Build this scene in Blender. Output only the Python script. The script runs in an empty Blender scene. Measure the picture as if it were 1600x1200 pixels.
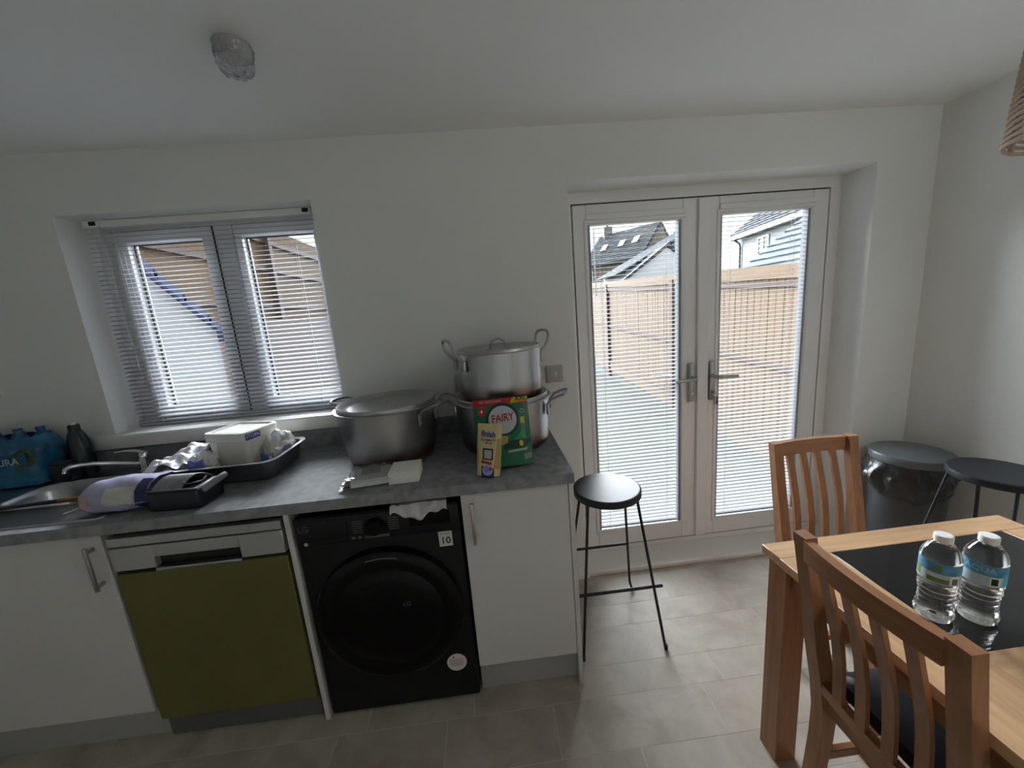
import bpy, bmesh, math, random
from mathutils import Vector, Matrix, noise
sc = bpy.context.scene
COL = sc.collection
random.seed(7)

# ------------------------------------------------------------------ camera
cam = bpy.data.cameras.new('camera'); co = bpy.data.objects.new('camera', cam); COL.objects.link(co)
_C = Vector((-0.26078629, -1.81981989, 1.47514014))
_R = Vector((0.99386736, -0.07470655, -0.08152674)); _U = Vector((0.0940016, 0.1825134, 0.97869942)); _F = Vector((0.05823554, 0.98036105, -0.18841665))
co.matrix_world = Matrix(((_R.x, _U.x, -_F.x, _C.x), (_R.y, _U.y, -_F.y, _C.y), (_R.z, _U.z, -_F.z, _C.z), (0, 0, 0, 1)))
cam.sensor_fit = 'HORIZONTAL'; cam.sensor_width = 36.0; cam.lens = 587.84 / 1600 * 36.0
cam.clip_start = 0.05; cam.clip_end = 300
sc.camera = co

# ------------------------------------------------------------------ sky and exposure
w = bpy.data.worlds.new('overcast_sky'); sc.world = w; w.use_nodes = True
bg = w.node_tree.nodes['Background']
bg.inputs[0].default_value = (0.90, 0.95, 1.0, 1); bg.inputs[1].default_value = 1.4
sun = bpy.data.lights.new('veiled_sun', 'SUN'); sun.energy = 50.0; sun.angle = math.radians(75); sun.color = (0.90, 0.95, 1.0)
so_ = bpy.data.objects.new('veiled_sun', sun); COL.objects.link(so_); so_.location = (0, 20, 12)
so_.rotation_euler = Vector((0.20, -math.cos(math.radians(20)), -math.sin(math.radians(20)))).to_track_quat('-Z', 'Y').to_euler()
sc.view_settings.view_transform = 'Standard'; sc.view_settings.look = 'None'
sc.view_settings.gamma = 1.0; sc.view_settings.use_curve_mapping = False
sc.view_settings.exposure = 0.15
FILL_W = 11.0  # strength of the added fill uplighter
cy = sc.cycles
cy.use_denoising = True
cy.max_bounces = 14; cy.diffuse_bounces = 8; cy.glossy_bounces = 5; cy.transmission_bounces = 10; cy.transparent_max_bounces = 24
cy.caustics_reflective = False; cy.caustics_refractive = False; cy.sample_clamp_indirect = 6.0

# ------------------------------------------------------------------ materials
def lin(r, g, b):
    f = lambda c: (c / 255 / 12.92) if c / 255 <= 0.04045 else ((c / 255 + 0.055) / 1.055) ** 2.4
    return (f(r), f(g), f(b))

MATS = {}
def mat(name, col, rough=0.5, metal=0.0, spec=0.5, trans=0.0, ior=1.45, var=0.0, vscale=8.0, vstretch=(1, 1, 1), bump=0.0, bscale=60.0, col2=None, alpha=1.0, coat=0.0, detail=4.0):
    if name in MATS: return MATS[name]
    m = bpy.data.materials.new(name); m.use_nodes = True; MATS[name] = m
    nt = m.node_tree; b = nt.nodes['Principled BSDF']
    b.inputs['Base Color'].default_value = (*col, 1); b.inputs['Roughness'].default_value = rough
    b.inputs['Metallic'].default_value = metal; b.inputs['Specular IOR Level'].default_value = spec
    b.inputs['IOR'].default_value = ior; b.inputs['Transmission Weight'].default_value = trans
    b.inputs['Coat Weight'].default_value = coat; b.inputs['Alpha'].default_value = alpha
    tc = None
    if var > 0 or bump > 0 or col2:
        tc = nt.nodes.new('ShaderNodeTexCoord'); mp = nt.nodes.new('ShaderNodeMapping')
        mp.inputs['Scale'].default_value = vstretch
        nt.links.new(tc.outputs['Object'], mp.inputs['Vector'])
    if var > 0 or col2:
        n = nt.nodes.new('ShaderNodeTexNoise'); n.inputs['Scale'].default_value = vscale; n.inputs['Detail'].default_value = detail
        nt.links.new(mp.outputs[0], n.inputs['Vector'])
        r = nt.nodes.new('ShaderNodeValToRGB')
        c2 = col2 if col2 else tuple(c * (1 - var) for c in col)
        c1 = col if col2 else tuple(min(1, c * (1 + var)) for c in col)
        r.color_ramp.elements[0].color = (*c2, 1); r.color_ramp.elements[1].color = (*c1, 1)
        r.color_ramp.elements[0].position = 0.32; r.color_ramp.elements[1].position = 0.68
        nt.links.new(n.outputs['Fac'], r.inputs['Fac']); nt.links.new(r.outputs[0], b.inputs['Base Color'])
    if bump > 0:
        n2 = nt.nodes.new('ShaderNodeTexNoise'); n2.inputs['Scale'].default_value = bscale; n2.inputs['Detail'].default_value = 3
        nt.links.new(mp.outputs[0], n2.inputs['Vector'])
        bp = nt.nodes.new('ShaderNodeBump'); bp.inputs['Strength'].default_value = bump; bp.inputs['Distance'].default_value = 0.004
        nt.links.new(n2.outputs['Fac'], bp.inputs['Height']); nt.links.new(bp.outputs[0], b.inputs['Normal'])
    return m

def clear_mat(name, tint=(1, 1, 1), gloss=0.9, rough=0.03, base=0.06, fres=1.35, body=None, bodyf=0.0):
    """thin clear sheet: straight-through transparency with a Fresnel gloss and an optional milky body"""
    m = bpy.data.materials.new(name); m.use_nodes = True; MATS[name] = m
    nt = m.node_tree; nt.nodes.remove(nt.nodes['Principled BSDF']); out = nt.nodes['Material Output']
    t = nt.nodes.new('ShaderNodeBsdfTransparent'); t.inputs[0].default_value = (*tint, 1)
    g = nt.nodes.new('ShaderNodeBsdfGlossy'); g.inputs['Roughness'].default_value = rough; g.inputs['Color'].default_value = (gloss, gloss, gloss, 1)
    fr = nt.nodes.new('ShaderNodeFresnel'); fr.inputs['IOR'].default_value = fres
    a = nt.nodes.new('ShaderNodeMath'); a.operation = 'ADD'; a.inputs[1].default_value = base; a.use_clamp = True
    nt.links.new(fr.outputs[0], a.inputs[0])
    src = t
    if body:
        d = nt.nodes.new('ShaderNodeBsdfDiffuse'); d.inputs[0].default_value = (*body, 1)
        mx0 = nt.nodes.new('ShaderNodeMixShader'); mx0.inputs[0].default_value = bodyf
        nt.links.new(t.outputs[0], mx0.inputs[1]); nt.links.new(d.outputs[0], mx0.inputs[2]); src = mx0
    mx = nt.nodes.new('ShaderNodeMixShader')
    nt.links.new(a.outputs[0], mx.inputs[0]); nt.links.new(src.outputs[0], mx.inputs[1]); nt.links.new(g.outputs[0], mx.inputs[2])
    nt.links.new(mx.outputs[0], out.inputs[0])
    return m

M_wall = mat('wall_paint', (0.75, 0.755, 0.735), 0.9, var=0.015, vscale=2.0, bump=0.05, bscale=180)
M_ceil = mat('ceiling_paint', (0.82, 0.83, 0.825), 0.9)
M_gloss = mat('white_gloss_trim', (0.80, 0.79, 0.77), 0.35)
M_upvc = mat('white_upvc', (0.80, 0.80, 0.80), 0.3)
M_gasket = mat('black_gasket', (0.012, 0.012, 0.013), 0.6)
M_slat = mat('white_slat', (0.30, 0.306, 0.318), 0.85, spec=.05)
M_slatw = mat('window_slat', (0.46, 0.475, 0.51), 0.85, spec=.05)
M_cord = mat('white_cord', (0.8, 0.8, 0.8), 0.8)
M_pane = clear_mat('window_glass', (0.97, 0.98, 0.98), 0.9, 0.01, 0.01, 1.25)
M_tile = None
M_grout = mat('grout', (0.56, 0.53, 0.48), 0.7)
M_worktop = mat('grey_laminate', (0.235, 0.237, 0.250), 0.6, spec=.15, var=0.22, vscale=26, detail=8, bump=0.04, bscale=300)
M_cab = mat('pale_grey_cabinet', (0.60, 0.585, 0.57), 0.4)
M_cabside = mat('grey_carcass', (0.42, 0.41, 0.40), 0.5)
M_plinth = mat('grey_plinth', (0.36, 0.355, 0.345), 0.5)
M_chrome = mat('chrome', (0.75, 0.75, 0.76), 0.12, 1.0)
M_nickel = mat('brushed_nickel', (0.52, 0.46, 0.42), 0.32, 1.0)
M_satin = mat('satin_steel', (0.42, 0.42, 0.42), 0.3, 1.0)
M_steel = mat('sink_steel', (0.40, 0.41, 0.42), 0.28, 1.0, var=0.08, vscale=30, vstretch=(1, 12, 1))
M_dishsilver = mat('silver_fascia', (0.46, 0.46, 0.45), 0.38, 0.6)
M_olive = mat('olive_film_panel', (0.130, 0.118, 0.034), 0.5, 0.1, var=0.12, vscale=3)
M_darkslot = mat('dark_slot', (0.006, 0.006, 0.008), 0.4)
M_washer = mat('black_enamel', (0.009, 0.009, 0.010), 0.5, spec=.3)
M_washgloss = mat('black_gloss', (0.002, 0.002, 0.0025), 0.3, spec=.25)
M_washpanel = mat('black_panel', (0.008, 0.008, 0.010), 0.4, spec=.35)
M_print = mat('grey_print', (0.12, 0.125, 0.13), 0.5)
M_stool = mat('dark_blue_steel', (0.022, 0.025, 0.031), 0.40, spec=.30)
M_bin = mat('dark_grey_bin', (0.055, 0.060, 0.064), 0.32)
M_binlid = mat('grey_bin_lid', (0.11, 0.125, 0.135), 0.35)
M_bag = mat('black_bin_liner', (0.030, 0.031, 0.033), 0.28, bump=0.3, bscale=40)
M_seat = mat('black_leather', (0.013, 0.014, 0.017), 0.4, bump=0.1, bscale=150)
M_smoke = mat('white_plastic_cap', (0.78, 0.78, 0.77), 0.4)
M_blackglass = mat('black_glass', (0.010, 0.011, 0.011), 0.06)
M_foil = mat('crinkled_silver', (0.80, 0.79, 0.85), 0.42, 0.4)
M_tin = mat('dark_roasting_steel', (0.20, 0.205, 0.23), 0.32, 0.9)
M_tinrim = mat('roasting_rim', (0.55, 0.55, 0.56), 0.3, 0.9)
M_blackplastic = mat('black_plastic', (0.014, 0.016, 0.022), 0.35)
M_greyrib = mat('grey_ribbed', (0.20, 0.21, 0.21), 0.4)
M_tub = mat('white_tub_plastic', (0.80, 0.78, 0.72), 0.4)
M_blueprint = mat('blue_print', (0.03, 0.055, 0.28), 0.5)
M_bluebag = mat('soft_blue_print', (0.16, 0.21, 0.52), 0.4)
M_whiteprint = mat('white_print', (0.8, 0.8, 0.8), 0.5)
M_napkin = mat('white_tissue', (0.82, 0.81, 0.77), 0.95, bump=0.15, bscale=90)
M_navy = mat('navy_print', (0.012, 0.018, 0.07), 0.4)
M_clearbag = clear_mat('clear_bag', (0.96, 0.96, 0.97), 0.9, 0.12, 0.05, 1.35, (0.8, 0.8, 0.84), 0.18)
M_milkbag = clear_mat('milky_bag', (0.93, 0.93, 0.96), 0.8, 0.3, 0.02, 1.2, (0.82, 0.81, 0.80), 0.82)
M_greybag = clear_mat('grey_bag', (0.75, 0.75, 0.8), 0.8, 0.2, 0.06, 1.3, (0.62, 0.58, 0.62), 0.8)
M_lilac = mat('lilac_print_film', (0.38, 0.37, 0.52), 0.28, var=0.15, vscale=9)
M_cream = mat('cream_print', (0.50, 0.49, 0.45), 0.4)
M_pink = mat('pink_print', (0.50, 0.30, 0.32), 0.4)
M_fgreen = mat('pouch_green', (0.004, 0.115, 0.045), 0.28)
M_fdark = mat('pouch_dark_green', (0.004, 0.028, 0.018), 0.3)
M_fmid = mat('pouch_light_green', (0.01, 0.24, 0.10), 0.3)
M_fred = mat('pouch_red', (0.36, 0.014, 0.02), 0.35)
M_fyel = mat('pouch_yellow', (0.50, 0.36, 0.015), 0.35)
M_fgrey = mat('pouch_silver', (0.42, 0.44, 0.45), 0.35)
M_gold = mat('pouch_gold', (0.55, 0.46, 0.24), 0.3, 0.25)
M_golddark = mat('pouch_gold_side', (0.38, 0.25, 0.09), 0.35, 0.25)
M_rope = mat('woven_rope', (0.44, 0.335, 0.27), 0.85, bump=0.4, bscale=300)
M_ropecore = mat('woven_core', (0.36, 0.29, 0.24), 0.9)  # plain matte colour of the upright staves
M_plate = mat('grey_switch_plate', (0.44, 0.41, 0.40), 0.4)
M_switch = mat('switch_rocker', (0.62, 0.59, 0.57), 0.35)
M_bottledark = mat('dark_green_bottle', (0.010, 0.020, 0.020), 0.25)
M_wrapblue = mat('blue_shrink_wrap', (0.026, 0.145, 0.27), 0.2, var=0.5, vscale=14)
M_wrapgreen = mat('green_wrap_print', (0.03, 0.07, 0.018), 0.3, var=0.4, vscale=20)
M_wrapdeep = mat('deep_blue_wrap', (0.015, 0.085, 0.20), 0.2)
M_wraptext = mat('pale_blue_print', (0.30, 0.50, 0.58), 0.4)
M_woodgrip = mat('brown_wood_grip', (0.22, 0.10, 0.02), 0.4)
M_water = mat('clear_bottle', (0.97, 0.99, 0.99), 0.02, trans=1.0, ior=1.33)
M_blabel = mat('blue_bottle_label', (0.07, 0.26, 0.42), 0.3, var=0.3, vscale=40)
M_blabel2 = mat('pale_bottle_label', (0.40, 0.53, 0.58), 0.3, var=0.12, vscale=50)
M_blgreen = mat('label_green', (0.10, 0.20, 0.07), 0.4)
M_cyan = mat('label_cyan', (0.01, 0.42, 0.62), 0.3)
M_key = mat('key_metal', (0.45, 0.42, 0.38), 0.25, 1.0)
M_keyblue = mat('blue_key_fob', (0.10, 0.20, 0.42), 0.4)

def wood(name, axis, c1, c2, rough=0.42, scale=7.0):
    st = [9, 9, 9]; st[axis] = 0.7
    return mat(name, c1, rough, col2=c2, vscale=scale, vstretch=tuple(st), detail=6, bump=0.03, bscale=20)
OAKL, OAKD = (0.60, 0.385, 0.215), (0.47, 0.28, 0.15)
CHL, CHD = (0.345, 0.165, 0.078), (0.245, 0.108, 0.048)
M_oak = [wood('oak_x', 0, OAKL, OAKD), wood('oak_y', 1, OAKL, OAKD), wood('oak_z', 2, CHL, CHD)]
M_ch = [wood('chair_oak_x', 0, CHL, CHD), wood('chair_oak_y', 1, CHL, CHD), wood('chair_oak_z', 2, CHL, CHD)]
PINE1, PINE2 = (0.135, 0.085, 0.042), (0.100, 0.058, 0.026)
M_pine = [wood('pine_x', 0, PINE1, PINE2, 0.8, 3), wood('pine_y', 1, PINE1, PINE2, 0.8, 3), wood('pine_z', 2, PINE1, PINE2, 0.8, 3)]
M_post = wood('brown_post', 2, (0.072, 0.041, 0.029), (0.052, 0.029, 0.022), 0.8, 3)
M_rail = wood('brown_rail', 1, (0.072, 0.042, 0.03), (0.052, 0.03, 0.023), 0.8, 3)
M_slate = mat('grey_slate', (0.064, 0.07, 0.078), 0.9, spec=.12, var=0.12, vscale=1.5)
M_slatel = mat('pale_blue_slate', (0.098, 0.111, 0.128), 0.9, spec=.12, var=0.08, vscale=1.5)
M_slateb = mat('blue_slate', (0.052, 0.059, 0.109), 0.9, spec=.12, var=0.1, vscale=3)
M_verge = mat('dark_verge', (0.032, 0.035, 0.041), 0.6)
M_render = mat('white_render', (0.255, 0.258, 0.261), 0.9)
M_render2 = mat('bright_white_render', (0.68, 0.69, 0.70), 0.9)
M_stone = mat('tan_stone', (0.203, 0.167, 0.128), 0.9, var=0.25, vscale=3)
M_winglass = mat('far_window_pane', (0.045, 0.05, 0.06), 0.5, spec=.2)
M_grass = mat('grass', (0.017, 0.024, 0.013), 0.95, var=0.45, vscale=3.5, bump=0.6, bscale=25, detail=9)
M_paving = mat('pale_paving', (0.174, 0.171, 0.162), 0.9, var=0.1, vscale=4)

def brick_mat():
    m = bpy.data.materials.new('red_brick'); m.use_nodes = True; nt = m.node_tree; b = nt.nodes['Principled BSDF']
    tc = nt.nodes.new('ShaderNodeTexCoord'); mp = nt.nodes.new('ShaderNodeMapping'); mp.inputs['Rotation'].default_value = (math.pi / 2, 0, math.pi / 2)
    br = nt.nodes.new('ShaderNodeTexBrick'); br.inputs['Color1'].default_value = (0.115, 0.026, 0.024, 1); br.inputs['Color2'].default_value = (0.15, 0.042, 0.038, 1)
    br.inputs['Mortar'].default_value = (0.10, 0.075, 0.07, 1); br.inputs['Scale'].default_value = 4.5
    nt.links.new(tc.outputs['Object'], mp.inputs[0]); nt.links.new(mp.outputs[0], br.inputs['Vector']); nt.links.new(br.outputs[0], b.inputs['Base Color'])
    b.inputs['Roughness'].default_value = 0.9
    return m
M_brick = brick_mat()

def tile_mat(name, c1, c2):
    m = bpy.data.materials.new(name); m.use_nodes = True; nt = m.node_tree; b = nt.nodes['Principled BSDF']
    ge = nt.nodes.new('ShaderNodeNewGeometry')
    oi = nt.nodes.new('ShaderNodeObjectInfo')
    add = nt.nodes.new('ShaderNodeVectorMath'); add.operation = 'MULTIPLY_ADD'
    add.inputs[1].default_value = (1, 1, 1)
    sc_ = nt.nodes.new('ShaderNodeVectorMath'); sc_.operation = 'SCALE'; sc_.inputs['Scale'].default_value = 17.0
    cb = nt.nodes.new('ShaderNodeCombineXYZ')
    nt.links.new(oi.outputs['Random'], cb.inputs[0]); nt.links.new(oi.outputs['Random'], cb.inputs[1])
    nt.links.new(cb.outputs[0], sc_.inputs[0]); nt.links.new(ge.outputs['Position'], add.inputs[0]); nt.links.new(sc_.outputs[0], add.inputs[2])
    n = nt.nodes.new('ShaderNodeTexNoise'); n.inputs['Scale'].default_value = 5.5; n.inputs['Detail'].default_value = 7; n.inputs['Roughness'].default_value = 0.6; n.inputs['Distortion'].default_value = 0.6
    nt.links.new(add.outputs[0], n.inputs['Vector'])
    r = nt.nodes.new('ShaderNodeValToRGB'); r.color_ramp.elements[0].position = 0.30; r.color_ramp.elements[1].position = 0.70
    r.color_ramp.elements[0].color = (*c2, 1); r.color_ramp.elements[1].color = (*c1, 1)
    nt.links.new(n.outputs['Fac'], r.inputs['Fac']); nt.links.new(r.outputs[0], b.inputs['Base Color'])
    b.inputs['Roughness'].default_value = 0.42; b.inputs['Specular IOR Level'].default_value = 0.35
    return m
M_tile = tile_mat('stone_vinyl', (0.475, 0.432, 0.375), (0.325, 0.285, 0.235))

def alu_mat(name, zlo, zhi):
    """cast aluminium with brown heat staining that fades upward from the base (baked-on stain)"""
    m = bpy.data.materials.new(name); m.use_nodes = True; nt = m.node_tree; b = nt.nodes['Principled BSDF']
    tc = nt.nodes.new('ShaderNodeTexCoord'); sp = nt.nodes.new('ShaderNodeSeparateXYZ'); nt.links.new(tc.outputs['Object'], sp.inputs[0])
    mr = nt.nodes.new('ShaderNodeMapRange'); mr.inputs['From Min'].default_value = zlo; mr.inputs['From Max'].default_value = zhi
    mr.inputs['To Min'].default_value = 1.25; mr.inputs['To Max'].default_value = -0.15
    nt.links.new(sp.outputs[2], mr.inputs['Value'])
    n = nt.nodes.new('ShaderNodeTexNoise'); n.inputs['Scale'].default_value = 9; n.inputs['Detail'].default_value = 6; nt.links.new(tc.outputs['Object'], n.inputs['Vector'])
    mu = nt.nodes.new('ShaderNodeMath'); mu.operation = 'MULTIPLY'; mu.use_clamp = True
    m2 = nt.nodes.new('ShaderNodeMath'); m2.operation = 'MULTIPLY'; m2.inputs[1].default_value = 1.9
    nt.links.new(n.outputs['Fac'], m2.inputs[0]); nt.links.new(m2.outputs[0], mu.inputs[0]); nt.links.new(mr.outputs[0], mu.inputs[1])
    mx = nt.nodes.new('ShaderNodeMix'); mx.data_type = 'RGBA'
    mx.inputs[6].default_value = (0.44, 0.44, 0.44, 1); mx.inputs[7].default_value = (0.20, 0.105, 0.055, 1)
    nt.links.new(mu.outputs[0], mx.inputs[0]); nt.links.new(mx.outputs[2], b.inputs['Base Color'])
    b.inputs['Metallic'].default_value = 0.92; b.inputs['Roughness'].default_value = 0.30
    n3 = nt.nodes.new('ShaderNodeTexNoise'); n3.inputs['Scale'].default_value = 40; nt.links.new(tc.outputs['Object'], n3.inputs['Vector'])
    bp = nt.nodes.new('ShaderNodeBump'); bp.inputs['Strength'].default_value = 0.06; bp.inputs['Distance'].default_value = 0.002
    nt.links.new(n3.outputs['Fac'], bp.inputs['Height']); nt.links.new(bp.outputs[0], b.inputs['Normal'])
    return m
M_alu = alu_mat('stained_aluminium', 0.0, 0.09)
M_alulid = mat('aluminium_lid', (0.44, 0.44, 0.44), 0.34, 0.85, bump=0.05, bscale=40)
M_aluhandle = mat('cast_handle', (0.38, 0.38, 0.38), 0.3, 0.9)

# ------------------------------------------------------------------ mesh helpers
class MB:
    def __init__(s): s.bm = bmesh.new()
    def _bev(s, geom_faces, bev, seg=2):
        es = list({e for f in geom_faces for e in f.edges})
        bmesh.ops.bevel(s.bm, geom=es, offset=bev, segments=seg, affect='EDGES', profile=0.5)
    def box(s, x0, x1, y0, y1, z0, z1, bev=0.0, seg=2, rot=None):
        vs = [s.bm.verts.new((x, y, z)) for x in (x0, x1) for y in (y0, y1) for z in (z0, z1)]
        if rot is not None:
            for v in vs: v.co = rot @ v.co
        idx = ((0, 1, 3, 2), (4, 6, 7, 5), (0, 4, 5, 1), (2, 3, 7, 6), (0, 2, 6, 4), (1, 5, 7, 3))
        fs = [s.bm.faces.new([vs[i] for i in q]) for q in idx]
        if bev > 0: s._bev(fs, bev, seg)
        return s
    def hexa(s, p, bev=0.0):  # 8 points: bottom 4 ccw, top 4 ccw
        vs = [s.bm.verts.new(q) for q in p]
        idx = ((3, 2, 1, 0), (4, 5, 6, 7), (0, 1, 5, 4), (1, 2, 6, 5), (2, 3, 7, 6), (3, 0, 4, 7))
        fs = [s.bm.faces.new([vs[i] for i in q]) for q in idx]
        if bev > 0: s._bev(fs, bev)
        return s
    def lathe(s, prof, n=32, c=(0, 0, 0), axis='z', a0=0.0):
        rings = []
        pf = []
        for i, (r, z) in enumerate(prof):      # support rings keep flat discs flat under smooth shading
            if i and prof[i - 1][0] < 1e-6 and r > .004: pf.append((r * .97, prof[i - 1][1] + (z - prof[i - 1][1]) * .97))
            if i and r < 1e-6 and prof[i - 1][0] > .004: pf.append((prof[i - 1][0] * .97, z + (prof[i - 1][1] - z) * .97))
            pf.append((r, z))
        for r, z in pf:
            if r < 1e-6:
                rings.append([s.bm.verts.new(s._ax((0, 0, z), c, axis))])
            else:
                rings.append([s.bm.verts.new(s._ax((r * math.cos(a0 + 2 * math.pi * i / n), r * math.sin(a0 + 2 * math.pi * i / n), z), c, axis)) for i in range(n)])
        for a, b in zip(rings, rings[1:]):
            for i in range(n):
                j = (i + 1) % n
                if len(a) == 1 and len(b) == 1: continue
                if len(a) == 1: s.bm.faces.new((a[0], b[j], b[i]))
                elif len(b) == 1: s.bm.faces.new((a[i], a[j], b[0]))
                else: s.bm.faces.new((a[i], a[j], b[j], b[i]))
        return s
    def _ax(s, p, c, axis):
        x, y, z = p
        if axis == 'y': x, y, z = x, -z, y      # lathe axis points to -y
        elif axis == 'x': x, y, z = z, x, y
        return (x + c[0], y + c[1], z + c[2])
    def tube(s, pts, r, n=8, closed=False, caps=True, flat=None):
        P = [Vector(p) for p in pts]; N = len(P); rings = []
        rr = r if hasattr(r, '__len__') else [r] * N
        prev = None
        for i in range(N):
            if closed: t = P[(i + 1) % N] - P[i - 1]
            else: t = P[min(i + 1, N - 1)] - P[max(i - 1, 0)]
            t.normalize()
            if prev is None:
                up = Vector((0, 0, 1)) if abs(t.z) < 0.9 else Vector((0, 1, 0))
                u = t.cross(up).normalized()
            else:
                u = (prev - t * prev.dot(t)).normalized()
            prev = u; v = t.cross(u)
            fl = flat or 1.0
            rings.append([s.bm.verts.new(P[i] + (u * math.cos(2 * math.pi * k / n) + v * math.sin(2 * math.pi * k / n) * fl) * rr[i]) for k in range(n)])
        rng = range(N) if closed else range(N - 1)
        for i in rng:
            a, b = rings[i], rings[(i + 1) % N]
            for k in range(n):
                j = (k + 1) % n
                s.bm.faces.new((a[k], a[j], b[j], b[k]))
        if caps and not closed:
            s.bm.faces.new(rings[0][::-1]); s.bm.faces.new(rings[-1])
        return s
    def sweep(s, prof, pts_frames):
        """prof: list of (u,v); frames: list of (origin,U,V)"""
        rings = [[s.bm.verts.new(Vector(o) + Vector(U) * a + Vector(V) * b) for a, b in prof] for o, U, V in pts_frames]
        n = len(prof)
        for a, b in zip(rings, rings[1:]):
            for k in range(n):
                j = (k + 1) % n; s.bm.faces.new((a[k], a[j], b[j], b[k]))
        s.bm.faces.new(rings[0][::-1]); s.bm.faces.new(rings[-1])
        return s
    def poly(s, pts, d):
        """polygon extruded by vector d"""
        d = Vector(d); a = [s.bm.verts.new(p) for p in pts]; b = [s.bm.verts.new(Vector(p) + d) for p in pts]
        n = len(a)
        for i in range(n): s.bm.faces.new((a[i], a[(i + 1) % n], b[(i + 1) % n], b[i]))
        s.bm.faces.new(a[::-1]); s.bm.faces.new(b)
        return s
    def grid(s, f, nu, nv, thick=0.0):
        V = [[s.bm.verts.new(f(i / nu, j / nv)) for j in range(nv + 1)] for i in range(nu + 1)]
        for i in range(nu):
            for j in range(nv): s.bm.faces.new((V[i][j], V[i + 1][j], V[i + 1][j + 1], V[i][j + 1]))
        if thick:
            s.bm.normal_update()
            bmesh.ops.solidify(s.bm, geom=s.bm.faces[:], thickness=thick)
        return s
    def build(s, name, m, parent=None, kind=None, smooth=True, angle=38, label=None, loc=None):
        bmesh.ops.recalc_face_normals(s.bm, faces=s.bm.faces[:])
        me = bpy.data.meshes.new(name); s.bm.to_mesh(me); s.bm.free()
        if smooth:
            me.polygons.foreach_set('use_smooth', [True] * len(me.polygons))
            me.set_sharp_from_angle(angle=math.radians(angle))
        if m: me.materials.append(m)
        return link(name, me, parent, kind, label, loc)

def link(name, me, parent=None, kind=None, label=None, loc=None):
    o = bpy.data.objects.new(name, me); COL.objects.link(o)
    if parent: o.parent = parent
    if kind: o['kind'] = kind
    if label: o['label'] = label
    if loc: o.location = loc
    return o
def thing(name, label, cat, loc=(0, 0, 0), rz=0.0, group=None):
    o = bpy.data.objects.new(name, None); COL.objects.link(o); o.empty_display_size = 0.05
    o.location = loc; o.rotation_euler = (0, 0, rz); o['label'] = label; o['category'] = cat
    if group: o['group'] = group
    return o
def tag(o, label, cat, group=None):
    o['label'] = label; o['category'] = cat
    if group: o['group'] = group
    return o
def box(name, m, x0, x1, y0, y1, z0, z1, parent=None, bev=0.0, kind=None, label=None, seg=2):
    return MB().box(x0, x1, y0, y1, z0, z1, bev, seg).build(name, m, parent, kind, label=label)
def text(s, size, m, parent, loc, rot=(math.pi / 2, 0, 0), name='lettering', ext=0.0003, bold=0.0, align='CENTER', xs=1.0, fn=None):
    """print made of thin real letters; rot stands it up facing -y by default"""
    cu = bpy.data.curves.new('lettering', 'FONT'); cu.body = s; cu.size = size; cu.extrude = ext; cu.offset = bold
    cu.align_x = align; cu.align_y = 'CENTER'; cu.resolution_u = 3
    t = bpy.data.objects.new('tmp', cu); COL.objects.link(t)
    dg = bpy.context.evaluated_depsgraph_get(); dg.update()
    me = bpy.data.meshes.new_from_object(t.evaluated_get(dg)); bpy.data.objects.remove(t); bpy.data.curves.remove(cu)
    for v in me.vertices:
        v.co.x *= xs
        if fn: v.co = fn(v.co)
    me.materials.clear(); me.materials.append(m)
    o = link(name, me, parent); o.location = loc; o.rotation_euler = rot
    return o
def arc(c, r, a0, a1, n, plane='xz'):
    out = []
    for i in range(n + 1):
        a = a0 + (a1 - a0) * i / n
        u, v = r * math.cos(a), r * math.sin(a)
        out.append((c[0] + u, c[1], c[2] + v) if plane == 'xz' else (c[0] + u, c[1] + v, c[2]) if plane == 'xy' else (c[0], c[1] + u, c[2] + v))
    return out
PI = math.pi

# ------------------------------------------------------------------ room shell
XL, XR, YR, HC, WT = -2.62, 1.98, -4.4, 2.264, 0.27
WX0, WX1, WZ0, WZ1 = -2.021, -0.966, 1.046, 2.023
DX0, DX1, DZ1 = 0.171, 1.6755, 2.0326

b = MB()
b.box(XL - 0.1, WX0, 0, WT, -0.02, HC + 0.02); b.box(WX0, WX1, 0, WT, -0.02, WZ0); b.box(WX0, WX1, 0, WT, WZ1, HC + 0.02)
b.box(WX1, DX0, 0, WT, -0.02, HC + 0.02); b.box(DX0, DX1, 0, WT, DZ1, HC + 0.02); b.box(DX1, XR + 0.1, 0, WT, -0.02, HC + 0.02)
b.build('wall_back', M_wall, kind='structure', smooth=False)
box('wall_right', M_wall, XR, XR + 0.1, YR, 0, -0.02, HC + 0.02, kind='structure')
box('wall_left', M_wall, XL - 0.1, XL, YR, 0, -0.02, HC + 0.02, kind='structure')
box('wall_front', M_wall, XL - 0.1, XR + 0.1, YR - 0.2, YR, -0.02, HC + 0.02, kind='structure')
box('ceiling', M_ceil, XL - 0.1, XR + 0.1, YR - 0.2, WT, HC, HC + 0.12, kind='structure')
floor = box('floor', M_grout, XL - 0.1, XR + 0.1, YR - 0.2, WT, -0.12, -0.0005, kind='structure')

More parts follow.
